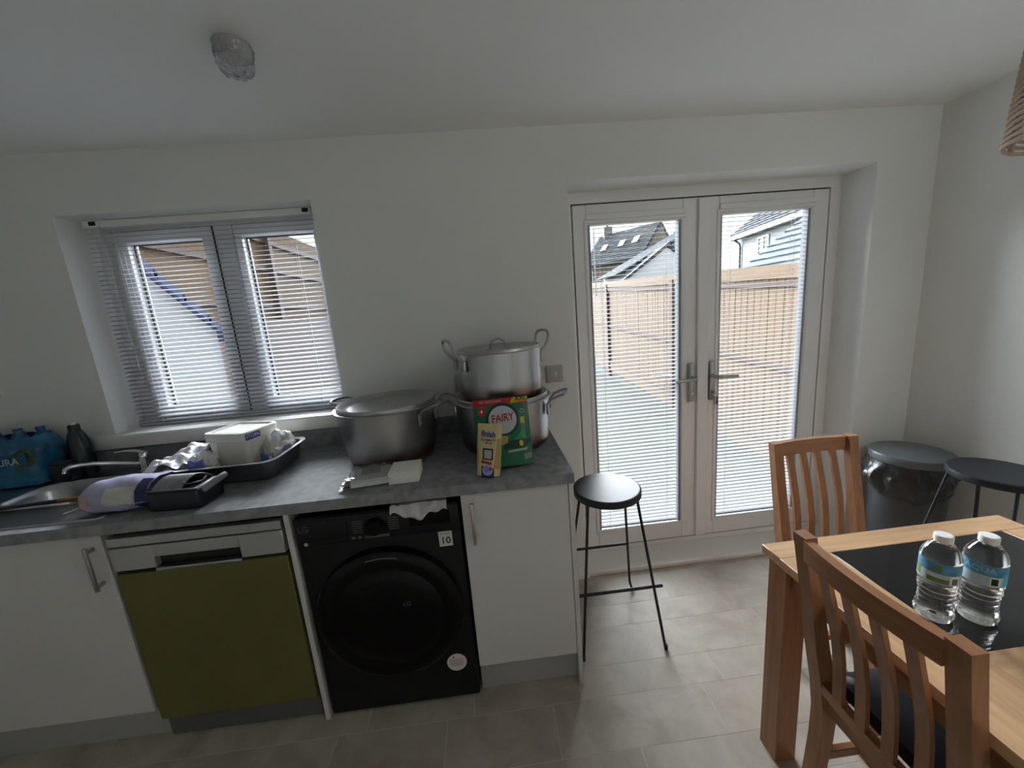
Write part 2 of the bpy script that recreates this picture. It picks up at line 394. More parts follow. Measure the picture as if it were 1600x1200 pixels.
# floor tiles: ashlar rows measured from the photograph, joints recessed
rows = [(0.0, -0.0365, [0.542, 1.125]), (-0.0365, -0.218, [0.542, 1.125, -0.04]), (-0.218, -0.342, [0.389, 0.785, 1.18, -0.01]), (-0.342, -0.527, [0.322, 0.877, 1.43, -0.23]),
        (-0.527, -0.652, [-0.437, -0.021, 0.54, 0.95, 1.5]), (-0.652, -0.832, [-0.535, -0.138, 0.445, 0.84, 1.42]), (-0.832, -0.957, [0.13, 0.55, 1.1, -0.42])]
yy = -0.957; k = 0
while yy > -4.35:
    h = 0.18 if k % 2 == 0 else 0.125
    off = random.uniform(-0.2, 0.2)
    rows.append((yy, yy - h, [off, off + 0.4])); yy -= h; k += 1
def fill(seams, a, bq):
    s = sorted(seams); d = [0.40, 0.56]; i = 0
    while s[0] > a: s.insert(0, s[0] - d[i % 2]); i += 1
    while s[-1] < bq: s.append(s[-1] + d[i % 2]); i += 1
    return s
g = 0.0011; far = MB(); nfar = 0
tile_meshes = {}
for (ya, yb, seams) in rows:
    ss = fill(seams, XL, XR)
    for xa, xb in zip(ss, ss[1:]):
        x0, x1 = max(xa, XL) + g, min(xb, XR) - g
        if x1 - x0 < 0.02: continue
        y0, y1 = yb + g, min(ya, -0.001) - (g if ya < -0.01 else 0)
        if yb < -1.75 or x1 < -2.25:
            far.box(x0, x1, y0, y1, -0.0008, 0.0); nfar += 1
        else:
            cx, cyy = (x0 + x1) / 2, (y0 + y1) / 2
            key = (round(x1 - x0, 3), round(y1 - y0, 3))
            if key not in tile_meshes:
                o = MB().box(x0 - cx, x1 - cx, y0 - cyy, y1 - cyy, -0.0008, 0.0).build('tile', M_tile, floor, smooth=False)
                tile_meshes[key] = o.data
            else: o = link('tile', tile_meshes[key], floor)
            o.location = (cx, cyy, 0)
far.build('far_tiles', M_tile, floor, kind='stuff', smooth=False)

# skirting
def skirt(name, x0, x1, y0, y1):
    box(name, M_gloss, x0, x1, y0, y1, 0, 0.07, bev=0.004, kind='structure')
skirt('baseboard_back', 0.001, DX0 + 0.018, -0.014, -0.0005)
skirt('baseboard_corner', DX1 - 0.005, XR - 0.015, -0.014, -0.0005)
skirt('baseboard_right', XR - 0.014, XR - 0.0005, YR, -0.0005)

# ------------------------------------------------------------------ kitchen window
box('trim_1', M_gloss, WX0 - 0.075, WX1 + 0.04, -0.034, 0.0, 1.0, 1.066, bev=0.008, kind='structure', seg=3)   # sill nosing
box('trim_2', M_gloss, WX0 + 0.0005, WX1 - 0.0005, 0.0, 0.16, 1.046, 1.066, kind='structure')
win = MB()
wy0, wy1 = 0.16, 0.225
for x0, x1, z0, z1 in ((WX0, WX1, WZ0 + .02, WZ0 + 0.045), (WX0, WX1, 1.985, WZ1), (WX0, -1.946, WZ0 + 0.045, 1.985), (-0.995, WX1, WZ0 + 0.045, 1.985), (-1.494, -1.404, WZ0 + 0.045, 1.985)):
    win.box(x0, x1, wy0, wy1, z0, z1, 0.003, 1)
win = win.build('window_1', M_upvc, kind='structure')
for (x0, x1, a0, a1) in ((-1.943, -1.497, -1.882, -1.545), (-1.401, -0.998, -1.366, -1.035)):
    c = MB(); z0, z1, p0, p1 = 1.092, 1.982, 1.145, 1.93
    c.box(x0, x1, 0.148, 0.215, z0, p0, .004, 1); c.box(x0, x1, 0.148, 0.215, p1, z1, .004, 1); c.box(x0, a0, 0.148, 0.215, p0, p1, .004, 1); c.box(a1, x1, 0.148, 0.215, p0, p1, .004, 1)
    cs = c.build('casement', M_upvc, win)
    gk = MB()
    for q in ((a0, a1, p0, p0 + .006), (a0, a1, p1 - .006, p1), (a0, a0 + .006, p0, p1), (a1 - .006, a1, p0, p1)):
        gk.box(q[0], q[1], 0.186, 0.196, q[2], q[3])
    gk.build('gasket', M_gasket, cs)
    box('pane', M_pane, a0, a1, 0.189, 0.193, p0, p1, cs)
    e = MB()
    for q in ((x0 - .004, x1 + .004, z0 - .004, z0), (x0 - .004, x1 + .004, z1, z1 + .004), (x0 - .004, x0, z0, z1), (x1, x1 + .004, z0, z1)):
        e.box(q[0], q[1], 0.1565, 0.17, q[2], q[3])
    e.build('seal', M_gasket, cs)

def slat_mesh(L, wd, tilt, camber=0.0016, th=0.0005, m=None):
    """slat along x, inner (room) edge lower; profile cambered upward"""
    bm = MB(); pr = []
    n = 4
    top = [(-wd / 2 + wd * i / n, camber * (1 - (2 * i / n - 1) ** 2)) for i in range(n + 1)]
    pr = top + [(a, c - th) for a, c in reversed(top)]
    ca, sa = math.cos(tilt), math.sin(tilt)
    pr = [(a * ca - c * sa, a * sa + c * ca) for a, c in pr]
    bm.sweep(pr, [((-L / 2, 0, 0), (0, 1, 0), (0, 0, 1)), ((L / 2, 0, 0), (0, 1, 0), (0, 0, 1))])
    o = bm.build('slat', m or M_slat, smooth=False); me = o.data; bpy.data.objects.remove(o)
    me.polygons.foreach_set('use_smooth', [True] * len(me.polygons)); me.set_sharp_from_angle(angle=math.radians(60))
    return me

bl = thing('venetian_blind', 'white slatted venetian blind lowered inside the kitchen window recess', 'blind', (-1.506, 0.105, 1.066))
hx0, hx1 = -0.49, 0.497
hr = MB().box(hx0, hx1, -0.018, 0.018, 0.924, 0.956, .003, 1).build('headrail', M_upvc, bl)
for x in (hx0 + 0.045, hx1 - 0.02):
    box('bracket_clip', M_darkslot, x - 0.014, x + 0.014, -0.0195, -0.014, 0.934, 0.951, hr)
NS = 44; z_top, z_bot = 0.905, 0.028
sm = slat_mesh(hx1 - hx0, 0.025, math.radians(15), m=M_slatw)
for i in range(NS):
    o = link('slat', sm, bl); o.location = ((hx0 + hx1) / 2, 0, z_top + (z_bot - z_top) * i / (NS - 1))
MB().box(hx0, hx1, -0.012, 0.012, 0.004, 0.016, .003, 1).build('bottom_rail', M_slatw, bl)
for x in (-0.37, 0.02, 0.40):
    for y in (-0.0125, 0.0125):
        MB().tube([(x, y, 0.014), (x, y, 0.926)], 0.0008, 5).build('ladder_cord', M_cord, bl)
MB().tube([(-0.415, -0.021, 0.93), (-0.412, -0.023, 0.5), (-0.405, -0.023, 0.27)], 0.0028, 6).build('tilt_wand', M_clearbag, bl)

# ------------------------------------------------------------------ french doors
fr = MB(); fy0, fy1 = 0.18, 0.25
fr.box(DX0, 0.2268, fy0, fy1, 0.03, DZ1); fr.box(1.617, DX1, fy0, fy1, 0.03, DZ1); fr.box(0.2268, 1.617, fy0, fy1, 1.979, DZ1)
fr.box(DX0, DX1, 0.18, 0.262, -0.02, 0.045)
fr.build('trim_3', M_upvc, kind='structure')
e = MB()
e.box(0.2268, 0.2325, 0.190, 0.236, 0.045, 1.979); e.box(1.6115, 1.617, 0.190, 0.236, 0.045, 1.979); e.box(0.2325, 1.6115, 0.190, 0.236, 1.9735, 1.979); e.box(0.2325, 1.6115, 0.190, 0.236, 0.045, 0.0505)
e.build('trim_4', M_gasket, kind='structure')
box('trim_5', M_gloss, DX0 + 0.0005, DX1 - 0.0005, 0.001, 0.1795, -0.0005, 0.021, bev=0.003, kind='structure')   # white threshold board

def leaf(name, x0, x1, gx0, gx1, gz0, gz1, hinge):
    m = MB(); y0, y1 = 0.178, 0.238
    z0, z1 = 0.052, 1.972
    m.box(x0, gx0, y0, y1, z0, z1, .003, 1); m.box(gx1, x1, y0, y1, z0, z1, .003, 1); m.box(gx0, gx1, y0, y1, z0, gz0, .003, 1); m.box(gx0, gx1, y0, y1, gz1, z1, .003, 1)
    d = m.build(name, M_upvc, kind='structure')
    bd = MB(); s = 0.014
    for q in ((gx0 - s, gx1 + s, gz0 - s, gz0 + .006), (gx0 - s, gx1 + s, gz1 - .004, gz1 + s), (gx0 - s, gx0 + .006, gz0 + .006, gz1 - .004), (gx1 - .006, gx1 + s, gz0 + .006, gz1 - .004)):
        bd.box(q[0], q[1], 0.171, 0.186, q[2], q[3], .003, 1)
    bd.build('glazing_bead', M_upvc, d)
    box('pane', M_pane, gx0, gx1, 0.226, 0.231, gz0, gz1, d)
    bh = MB()
    bh.box(gx0 + .004, gx1 - .004, 0.178, 0.214, gz1 - .012, gz1 - .004, .002, 1)
    bh.box(gx0 - .005, gx1 + .005, 0.161, 0.176, gz1 + .012, gz1 + .040, .004, 1)
    bld = bh.build('blind_cassette', M_upvc, d)
    for xs in (gx0 + .006, gx1 - .020):
        box('side_channel', M_slat, xs, xs + .014, 0.184, 0.222, gz0 + .006, gz1 - .012, bld)
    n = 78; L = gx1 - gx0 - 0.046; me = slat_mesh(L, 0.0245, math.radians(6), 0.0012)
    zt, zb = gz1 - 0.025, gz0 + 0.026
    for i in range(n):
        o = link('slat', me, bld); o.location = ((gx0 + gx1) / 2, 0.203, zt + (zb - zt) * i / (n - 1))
    MB().box(gx0 + .02, gx1 - .02, 0.192, 0.214, gz0 + .007, gz0 + .017, .002, 1).build('bottom_rail', M_slat, bld)
    for x in (gx0 + 0.075, gx1 - 0.085):
        for y in (0.1905, 0.2155):
            MB().tube([(x, y, gz0 + .012), (x, y, gz1 - .01)], 0.0008, 5).build('ladder_cord', M_cord, bld)
    xm = gx0 + (gx1 - gx0) * 0.50
    MB().box(xm - .022, xm + .022, 0.162, 0.1712, gz0 - .012, gz0 + .001, .003, 1).build('blind_slider', M_upvc, d)
    return d, bld
d1, bl1 = leaf('door_1', 0.2335, 0.9195, 0.302, 0.812, 0.150, 1.884, 0)
d2, bl2 = leaf('door_2', 0.9205, 1.6105, 1.008, 1.522, 0.150, 1.893, 1)
MB().box(0.889, 0.952, 0.160, 0.1775, 0.06, 1.966, .004, 1).build('astragal', M_upvc, d1)
MB().tube([(0.352, 0.2225, 1.87), (0.354, 0.2225, 1.52)], 0.003, 6).build('lift_pole', M_upvc, d1)

def door_handle(parent, x, sgn):
    pl = MB().box(x - .014, x + .014, 0.155, 0.1781, 0.895, 1.118, .008, 3).build('handle_plate', M_satin, parent)
    MB().tube([(x, 0.158, 1.035), (x, 0.118, 1.035), (x + sgn * .012, 0.110, 1.034), (x + sgn * .06, 0.108, 1.032), (x + sgn * .118, 0.110, 1.030)], [.011, .011, .011, .0095, .0085], 10).build('lever', M_satin, pl)
    MB().lathe([(0.0, .004), (0.007, .004), (0.0085, 0.0), (0.0085, -.006)], 14, (x, 0.1545, 0.945), 'y').build('lock_cylinder', M_key, pl)
door_handle(d1, 0.856, -1); door_handle(d2, 0.972, 1)
MB().tube([(0.79, 0.24, 1.033), (0.79, 0.275, 1.033), (0.775, 0.285, 1.033), (0.69, 0.287, 1.036)], [.010, .010, .010, .009], 8).build('outside_lever', M_slat, d1)
kb = thing('key_bunch', 'small bunch of keys with a blue fob hanging from the right door lock', 'keys', (0.972, 0.150, 0.945))
MB().box(-.0015, .0015, -.026, .0025, -.008, .008, .001, 1).build('door_key', M_key, kb)
MB().tube(arc((0, -.022, -.013), .012, 0, 2 * PI, 20, 'yz')[:-1], .0011, 6, closed=True).build('key_ring', M_chrome, kb)
MB().box(-.002, .001, -.031, -.013, -.066, -.022, .004, 2).build('hanging_key', M_key, kb)
MB().box(.001, .004, -.024, -.019, -.094, -.060, .001, 1).build('key_blade', M_key, kb)
MB().box(.010, .016, -.030, -.012, -.070, -.026, .004, 2).build('blue_fob', M_keyblue, kb, label='blue plastic key fob')

# ------------------------------------------------------------------ wall fittings
sw = thing('light_switch', 'small grey single light switch on the wall beside the double door', 'switch', (0.06, 0, 1.157))
MB().box(-.042, .042, -.008, 0, -.042, .042, .003, 2).build('plate', M_plate, sw)
MB().box(-.003, .013, -.012, -.007, -.014, .012, .002, 1).build('rocker', M_switch, sw)
so = thing('wall_socket', 'grey wall socket half hidden behind the stacked pots', 'socket', (-0.386, 0, 1.155))
MB().box(-.045, .045, -.009, 0, -.042, .042, .003, 2).build('plate', M_plate, so)
MB().box(-.03, .03, -.0105, -.0085, -.020, .025, .002, 1).build('socket_face', M_switch, so)

fs = thing('wall_switch', 'white wall switch plate at the far left edge above the bottled water', 'switch', (-2.478, 0, 1.330))
MB().box(-.043, .043, -.010, 0, -.043, .043, .003, 2).build('plate', M_whiteprint, fs)
MB().box(-.012, .012, -.014, -.0095, -.018, .018, .002, 1).build('rocker', M_whiteprint, fs)

# ------------------------------------------------------------------ base units and worktop
WY = -0.613; WZA, WZB = 0.872, 0.910
wt = thing('worktop', 'long dark grey stone-effect worktop running under the kitchen window', 'worktop', (-1.3, -0.3, 0.872))
SX0, SX1, SY0, SY1 = -2.18, -1.74, -0.430, -0.150    # bowl opening
ox, oy = 1.3, 0.3
b = MB()
for x0, x1, y0, y1 in ((XL + .001, SX0, WY, -.001), (SX1, 0, WY, -.001), (SX0, SX1, WY, SY0), (SX0, SX1, SY1, -.001)):
    b.box(x0 + ox, x1 + ox, y0 + oy, y1 + oy, 0, 0.038)
bmesh.ops.remove_doubles(b.bm, verts=b.bm.verts[:], dist=1e-5)
b.build('slab', M_worktop, wt, smooth=False)
MB().box(XL + .001 + ox, -0.001 + ox, -0.013 + oy, -0.001 + oy, 0.038, 0.123, .001, 1).build('upstand', M_worktop, wt)

def bar_handle(parent, x, y, z0, z1, m):
    h = MB().box(x - .006, x + .006, y - .030, y - .021, z0, z1, .003, 2)
    h.box(x - .005, x + .005, y - .022, y + .0005, z0 + .012, z0 + .022); h.box(x - .005, x + .005, y - .022, y + .0005, z1 - .022, z1 - .012)
    h.build('handle', m, parent)
CF = -0.588
cb = thing('base_cabinet', 'pale grey single-door base cabinet at the right end of the worktop', 'cabinet', (-0.2, -0.3, 0))
def off(bm, dx, dy): 
    for v in bm.bm.verts: v.co.x -= dx; v.co.y -= dy
    return bm
off(MB().box(-0.403, -0.0195, -0.565, -0.015, 0.15, 0.871), -.2, -.3).build('carcass', M_cabside, cb)
off(MB().box(-0.018, 0.0, -0.590, -0.0155, 0.0, 0.8715, .001, 1), -.2, -.3).build('end_panel', M_cab, cb)
dr = off(MB().box(-0.4015, -0.0195, -0.588, -0.567, 0.146, 0.866, .0015, 1), -.2, -.3).build('door', M_cab, cb)
bar_handle(dr, -0.364 + .2, -0.588 + .3, 0.680, 0.838, M_nickel)
off(MB().box(-0.403, -0.0185, -0.548, -0.530, 0.0, 0.149), -.2, -.3).build('plinth', M_plinth, cb)

dv = MB().box(-.009, .009, CF + .3, -.016 + .3, 0, .8715, .001, 1).build('divider_panel', M_cab, loc=(-0.9965, -0.3, 0))
tag(dv, 'narrow pale grey upright panel between the dishwasher and the washing machine', 'panel')

sk = thing('sink_cabinet', 'pale grey sink base cabinet at the left end beside the dishwasher', 'cabinet', (-2.1, -0.3, 0))
off(MB().box(-2.6, -2.5825, -0.565, -0.015, 0.15, 0.871).box(-1.61, -1.592, -0.565, -0.015, 0.15, 0.871).box(-2.5825, -1.61, -0.565, -0.015, 0.15, 0.168).box(-2.5825, -1.61, -0.030, -0.015, 0.168, 0.70), -2.1, -.3).build('carcass', M_cabside, sk)
for x0, x1, hx in ((-2.194, -1.594, -1.625), (-2.6, -2.197, -2.23)):
    d = off(MB().box(x0, x1, -0.588, -0.567, 0.146, 0.866, .0015, 1), -2.1, -.3).build('door', M_cab, sk)
    bar_handle(d, hx + 2.1, -0.588 + .3, 0.672, 0.832, M_satin)
off(MB().box(-2.6, -1.592, -0.548, -0.530, 0.0, 0.149), -2.1, -.3).build('plinth', M_plinth, sk)

# dishwasher
dw = thing('dishwasher', 'dishwasher with silver top band and dark olive lower front under the worktop', 'dishwasher', (-1.30, -0.3, 0))
X0, X1 = -1.583, -1.018
off(MB().box(X0 + .004, X1 - .004, -0.56, -0.03, 0.10, 0.845), -1.3, -.3).build('body', M_darkslot, dw)  # near-black colour puts shade into the gap below the worktop
f = MB()
f.box(X0, -1.445, -.590, -.5605, .722, .806, .002, 1); f.box(-1.165, X1, -.590, -.5605, .722, .806, .002, 1); f.box(-1.445, -1.165, -.590, -.5605, .763, .806, .001, 1)
fp = off(f, -1.3, -.3).build('control_band', M_dishsilver, dw)
off(MB().box(-1.445, -1.165, -.568, -.5605, .70, .7625), -1.3, -.3).build('handle_recess', M_darkslot, fp)
off(MB().box(-1.447, -1.163, -.594, -.5685, .709, .722, .003, 2), -1.3, -.3).build('handle_lip', M_satin, fp)
off(MB().box(X0, X1, -.588, -.5605, .810, .842, .002, 1), -1.3, -.3).build('top_band', M_dishsilver, dw)
off(MB().box(X0, X1, -.588, -.5605, .105, .7085, .003, 1), -1.3, -.3).build('door_panel', M_olive, dw)
off(MB().box(X0 + .003, X1 - .003, -.566, -.5605, .01, .1035), -1.3, -.3).build('kick_plate', mat('dark_kick', (.10, .10, .098), .5), dw)
off(MB().box(X0 + .02, X1 - .02, -.545, -.05, 0, .10), -1.3, -.3).build('base', M_darkslot, dw)

# washing machine
wm = thing('washing_machine', 'black front-loading washing machine under the worktop with large round door', 'washing machine', (-0.695, -0.3, 0))
X0, X1, Z0, Z1 = -0.978, -0.412, 0.018, 0.838
WMX, WMY = -0.695, -0.3
off(MB().box(X0, X1, -0.585, -0.03, Z0, Z1, .008, 3), WMX, WMY).build('body', M_washer, wm)
for fx_ in (X0 + .04, X1 - .09):
    for fy_ in (-.55, -.1): off(MB().box(fx_, fx_ + .05, fy_, fy_ + .05, 0, Z0), WMX, WMY).build('foot', M_blackplastic, wm)
cp = off(MB().box(X0 + .002, X1 - .002, -0.591, -0.5845, 0.735, Z1 - .004, .003, 2), WMX, WMY).build('control_panel', M_washpanel, wm)
off(MB().box(X0 + .012, -0.80, -0.5945, -0.5905, 0.752, 0.826, .003, 2), WMX, WMY).build('detergent_drawer', M_washpanel, cp)
off(MB().lathe([(0.0, .024), (0.026, .024), (0.029, .020), (0.0305, 0), (0.0305, -.004)], 28, (-0.703, -0.591, 0.786), 'y'), WMX, WMY).build('dial', M_washgloss, cp)
off(MB().box(-0.585, -0.445, -0.5925, -0.5905, 0.765, 0.822, .001, 1), WMX, WMY).build('display', M_washgloss, cp)
pr = MB()
for i in range(6):
    for sx in (-1, 1):
        xx = -0.703 + sx * .062; zz = .765 + i * .0085
        pr.box(xx - .018, xx + .018, -.5915, -.5908, zz, zz + .0025)
for i in range(3): pr.box(-.79 + i * .022, -.777 + i * .022, -.5915, -.5908, .742, .752)
pr.box(-.745, -.66, -.5915, -.5908, .741, .750)
off(pr, WMX, WMY).build('printed_programmes', M_print, cp)
text('LG', 0.03, M_print, cp, (-0.945 - WMX, -0.5948 - WMY, 0.80), name='logo')
off(MB().lathe([(0, .002), (0.007, .002), (0.008, 0), (0.008, -.003)], 14, (-0.945, -0.5915, 0.744), 'y'), WMX, WMY).build('power_button', M_chrome, cp)
DC = (-0.694, -0.585, 0.437)
dr = off(MB().lathe([(0.262, -.004), (0.264, .010), (0.258, .026), (0.240, .036), (0.212, .038), (0.198, .032), (0.0, .030)], 64, DC, 'y'), WMX, WMY).build('door', M_washgloss, wm)
off(MB().lathe([(0.196, .031), (0.185, .037), (0.15, .045), (0.08, .052), (0, .054)], 64, DC, 'y'), WMX, WMY).build('door_glass', M_washgloss, dr)
off(MB().tube(arc((DC[0], -.6195, DC[2]), .238, math.radians(77), math.radians(103), 14), .0022, 6), WMX, WMY).build('chrome_accent', M_satin, dr)
text('LG', 0.022, M_print, dr, (-0.622 - WMX, -0.638 - WMY, 0.50), name='logo')
st = off(MB().box(-.494, -.446, -.5925, -.5912, .672, .730), WMX, WMY).build('year_sticker', mat('sticker_grey', (0.55, 0.55, 0.54), .5), wm, label='small white square sticker reading 10')
o_ = text('10', 0.036, M_darkslot, st, (-0.470 - WMX, -0.5928 - WMY, 0.694), bold=.0006)
text('Warranty', 0.0085, M_darkslot, st, (-0.471 - WMX, -0.5928 - WMY, 0.721))
st.location.y += .006; 
st2 = off(MB().lathe([(0, .0015), (0.037, .0015), (0.0375, 0)], 36, (-0.4865, -0.585, 0.178), 'y'), WMX, WMY).build('round_sticker', mat('sticker_white', (0.62, 0.58, 0.57), .5), wm, label='round white sticker with small red print')
for i, (ww, zz) in enumerate(((.056, .190), (.050, .182), (.054, .174), (.046, .166))):
    off(MB().box(-.4865 - ww / 2, -.4865 + ww / 2, -.5872, -.5866, zz, zz + .002), WMX, WMY).build('print_line', mat('red_print', (.30, .14, .13), .6), st2)
off(MB().lathe([(0, .0004), (.0035, .0004), (.0035, 0)], 10, (-.497, -.5866, .203), 'y'), WMX, WMY).build('print_dot', M_darkslot, st2)

def crumple(seed, amp, f):
    def d(p): return noise.noise(Vector(p) * f + Vector((seed, seed * 1.7, 0))) * amp + noise.noise(Vector(p) * f * 2.3 + Vector((0, seed, 3))) * amp * .45
    return d
# crumpled plastic bag lying on the washing machine
dq = crumple(3.1, .030, 16)
def topbag(u, v):
    x = -0.645 + .195 * u; n_ = dq((u * .22, v * .3, 0))
    if v < .25: y, z = -.6035 + .012 * (v / .25) ** 2, .812 + .014 * math.sin(u * 8 + 1) + .030 * (v / .25) + .006 * math.sin(u * 21)
    else: y, z = -.592 + .19 * (v - .25) / .75, .8425 + max(0, .010 + .35 * n_)
    if v < .25: y -= abs(n_) * .35; 
    return (x, y, z)
bagm = MB().grid(topbag, 48, 32)
bg_ = bagm.build('plastic_bag', M_greybag, angle=25); tag(bg_, 'crumpled clear plastic bag stuffed on top of the washing machine', 'plastic bag')

# ------------------------------------------------------------------ sink, tap
sn = thing('kitchen_sink', 'stainless steel inset sink with bowl and drainer below the tap', 'sink', (-2.0, -0.3, 0.91))
Lx, Hy = -2.0, -0.3
def rr_ring(hx, hy, r, n=6, cx=0.0, cy=0.0):
    out = []
    for (sx, sy, a0) in ((1, 1, 0), (-1, 1, PI / 2), (-1, -1, PI), (1, -1, 1.5 * PI)):
        for i in range(n + 1):
            a = a0 + PI / 2 * i / n
            out.append((cx + sx * (hx - r) + r * math.cos(a), cy + sy * (hy - r) + r * math.sin(a)))
    return out
def rr_loft(sections, bottom=True, n=6):
    m = MB(); rings = [[m.bm.verts.new((p[0], p[1], q[3])) for p in rr_ring(q[0], q[1], q[2], n, *(q[4:] if len(q) > 4 else (0, 0)))] for q in sections]
    for a, b_ in zip(rings, rings[1:]):
        for i in range(len(a)):
            j = (i + 1) % len(a); m.bm.faces.new((a[i], a[j], b_[j], b_[i]))
    if bottom: m.bm.faces.new(rings[0][::-1])
    m.rings = rings
    return m
bcx, bcy = (SX0 + SX1) / 2 - Lx, (SY0 + SY1) / 2 - Hy; bhx, bhy = (SX1 - SX0) / 2 - .006, (SY1 - SY0) / 2 - .006
dcx, dcy, dhx, dhy = -2.085 - Lx, -0.315 - Hy, .495, .260
rr_loft([(bhx, bhy, .095, .0005, bcx, bcy), (bhx, bhy, .095, .004, bcx, bcy), (dhx - .012, dhy - .012, .02, .004, dcx, dcy), (dhx - .008, dhy - .008, .02, .0065, dcx, dcy), (dhx - .002, dhy - .002, .02, .006, dcx, dcy), (dhx, dhy, .02, .0, dcx, dcy)], False, 10).build('deck', M_steel, sn)
m = rr_loft([(bhx - .05, bhy - .05, .06, -.165, bcx, bcy), (bhx - .028, bhy - .028, .08, -.150, bcx, bcy), (bhx - .012, bhy - .012, .09, -.02, bcx, bcy), (bhx - .004, bhy - .004, .093, .0015, bcx, bcy), (bhx - .001, bhy - .001, .095, .0050, bcx, bcy), (bhx + .005, bhy + .005, .098, .0065, bcx, bcy), (bhx + .010, bhy + .010, .10, .0045, bcx, bcy)], True, 10)
m.build('bowl', M_steel, sn)
for i in range(4):
    xx = SX1 - Lx + .035 + i * .027
    MB().box(xx, xx + .009, -.20, .17, .0035, .0062, .001, 1).build('drainer_rib', M_steel, sn)

tp = thing('mixer_tap', 'chrome mixer tap with long low spout behind the sink', 'tap', (-1.835, -0.10, 0.914))
MB().lathe([(0.026, 0), (0.026, .006), (0.020, .010), (0.0185, .06), (0.0185, .075), (.014, .082), (0, .083)], 20).build('tap_body', M_chrome, tp)
MB().tube([(0, 0, .030), (-.03, -.018, .036), (-.08, -.06, .060), (-.115, -.10, .078), (-.135, -.135, .088), (-.148, -.155, .090), (-.156, -.165, .084), (-.158, -.168, .070)], [.010, .010, .009, .009, .0085, .0085, .009, .0095], 10).build('spout', M_chrome, tp)
MB().tube([(.012, -.006, .082), (-.02, -.01, .092), (-.06, -.016, .098), (-.098, -.02, .096)], [.010, .0085, .006, .004], 8, flat=.7).build('lever', M_chrome, tp)

bt = thing('washing_up_bottle', 'dark green squat bottle standing on the sink deck by the wall', 'bottle', (-2.105, -0.082, 0.914))
MB().lathe([(0, 0), (.036, 0), (.040, .006), (.041, .10), (.038, .15), (.026, .19), (.020, .205), (0, .206)], 24).build('body', M_bottledark, bt)
MB().lathe([(.019, .204), (.020, .225), (.017, .232), (0, .232)], 20).build('cap', M_bottledark, bt)
MB().lathe([(.008, .231), (.007, .238), (0, .240)], 12, (.006, -.005, 0)).build('nozzle', M_whiteprint, bt)
bx = thing('scourer_caddy', 'small black caddy standing on the sink in front of the dark bottle', 'caddy', (-2.125, -0.146, 0.9145))
c = MB().box(-.040, .040, -.022, .022, 0, .075, .006, 2); c.build('holder', M_blackplastic, bx)
MB().box(-.034, .034, -.017, .017, .070, .088, .005, 2).build('sponge', mat('dark_sponge', (.02, .025, .035), .9), bx)

sp = thing('spatula', 'long black spatula with brown grip section lying across the sink bowl front', 'spatula', (-1.84, -0.405, 0.9255), rz=math.radians(2))
MB().tube([(-.42, -.015, -.002), (-.2, -.008, 0), (-.045, 0, 0)], [.007, .008, .010], 8, flat=.8).build('shaft', M_blackplastic, sp)
MB().tube([(-.047, 0, 0), (.055, .003, 0)], [.0105, .0105], 8, flat=.9).build('wooden_grip', M_woodgrip, sp, label='brown wooden grip section')
MB().tube([(.053, .003, 0), (.095, .004, 0), (.10, .004, 0)], [.0115, .0115, .006], 8, flat=.9).build('end_cap', M_blackplastic, sp)
MB().box(-.52, -.415, -.055, .03, -.006, .0, .003, 1).build('blade', M_blackplastic, sp)
tsn = thing('teaspoon', 'small shiny teaspoon lying on the drainer left of the lilac packet', 'spoon', (-1.735, -0.465, 0.9165), rz=math.radians(60))
MB().tube([(-.06, 0, .003), (-.01, 0, .005), (.05, 0, .003)], [.004, .003, .004], 6, flat=.5).build('handle', M_chrome, tsn)
MB().lathe([(0, 0), (.010, .0015), (.0145, .005), (.013, .0055), (.008, .0025), (0, .001)], 16, (.062, 0, 0)).build('bowl', M_chrome, tsn)
ld = MB().lathe([(0, .006), (.017, .006), (.019, .004), (.019, 0), (0, 0)], 20).build('bottle_lid', M_whiteprint, loc=(-1.70, -0.300, .9170)); tag(ld, 'small white round lid on the sink deck right of the bowl', 'lid')

# bottled water multipack
mp_ = thing('water_multipack', 'shrink-wrapped blue multipack of bottled water by the left wall', 'multipack', (-2.385, -0.115, 0.917), rz=math.radians(2))
def pack(u, v):
    a = 2 * PI * u; ca, sa = math.cos(a), math.sin(a)
    e = 4.0; r = (abs(ca) ** e + abs(sa) ** e) ** (-1 / e)
    t_ = v; sh = 1 - .16 * max(0, t_ - .72) / .28
    d = 1 + .025 * math.sin(6 * a + 1) * math.sin(t_ * 5) + .02 * noise.noise(Vector((ca * 3, sa * 3, t_ * 6)))
    return (.20 * r * ca * sh * d, .085 * r * sa * sh * d, .005 + .20 * t_ + .006 * noise.noise(Vector((ca * 5, sa * 5, 1))))
m = MB().grid(pack, 64, 18); bmesh.ops.remove_doubles(m.bm, verts=m.bm.verts[:], dist=1e-4)
m.build('shrink_wrap', M_wrapblue, mp_, angle=50)
for i in range(4):
    for j in range(2):
        MB().lathe([(.030, .19), (.026, .212), (.013, .226), (.013, .232), (.0145, .232), (.0145, .245), (0, .245)], 14, (-.135 + i * .09, -.038 + j * .076, -.012)).build('bottle_top', M_wrapdeep, mp_)
MB().grid(lambda u, v: (-.185 + .37 * u, -.094 - .006 * math.sin(u * 12) * .3, .098 + .045 * v + .008 * u), 30, 3, .002).build('print_band', M_wrapdeep, mp_)
text('AQUAPURA', .040, M_wraptext, mp_, (.055, -.0995, .116), bold=.0006, ext=.0008, rot=(PI / 2, -.03, 0))
MB().grid(lambda u, v: (.145 + .050 * u, -.0980 + .022 * u, .088 + .075 * v * (1 - .35 * abs(u - .5)) + .01 * u), 14, 6).build('green_print', M_wrapgreen, mp_)
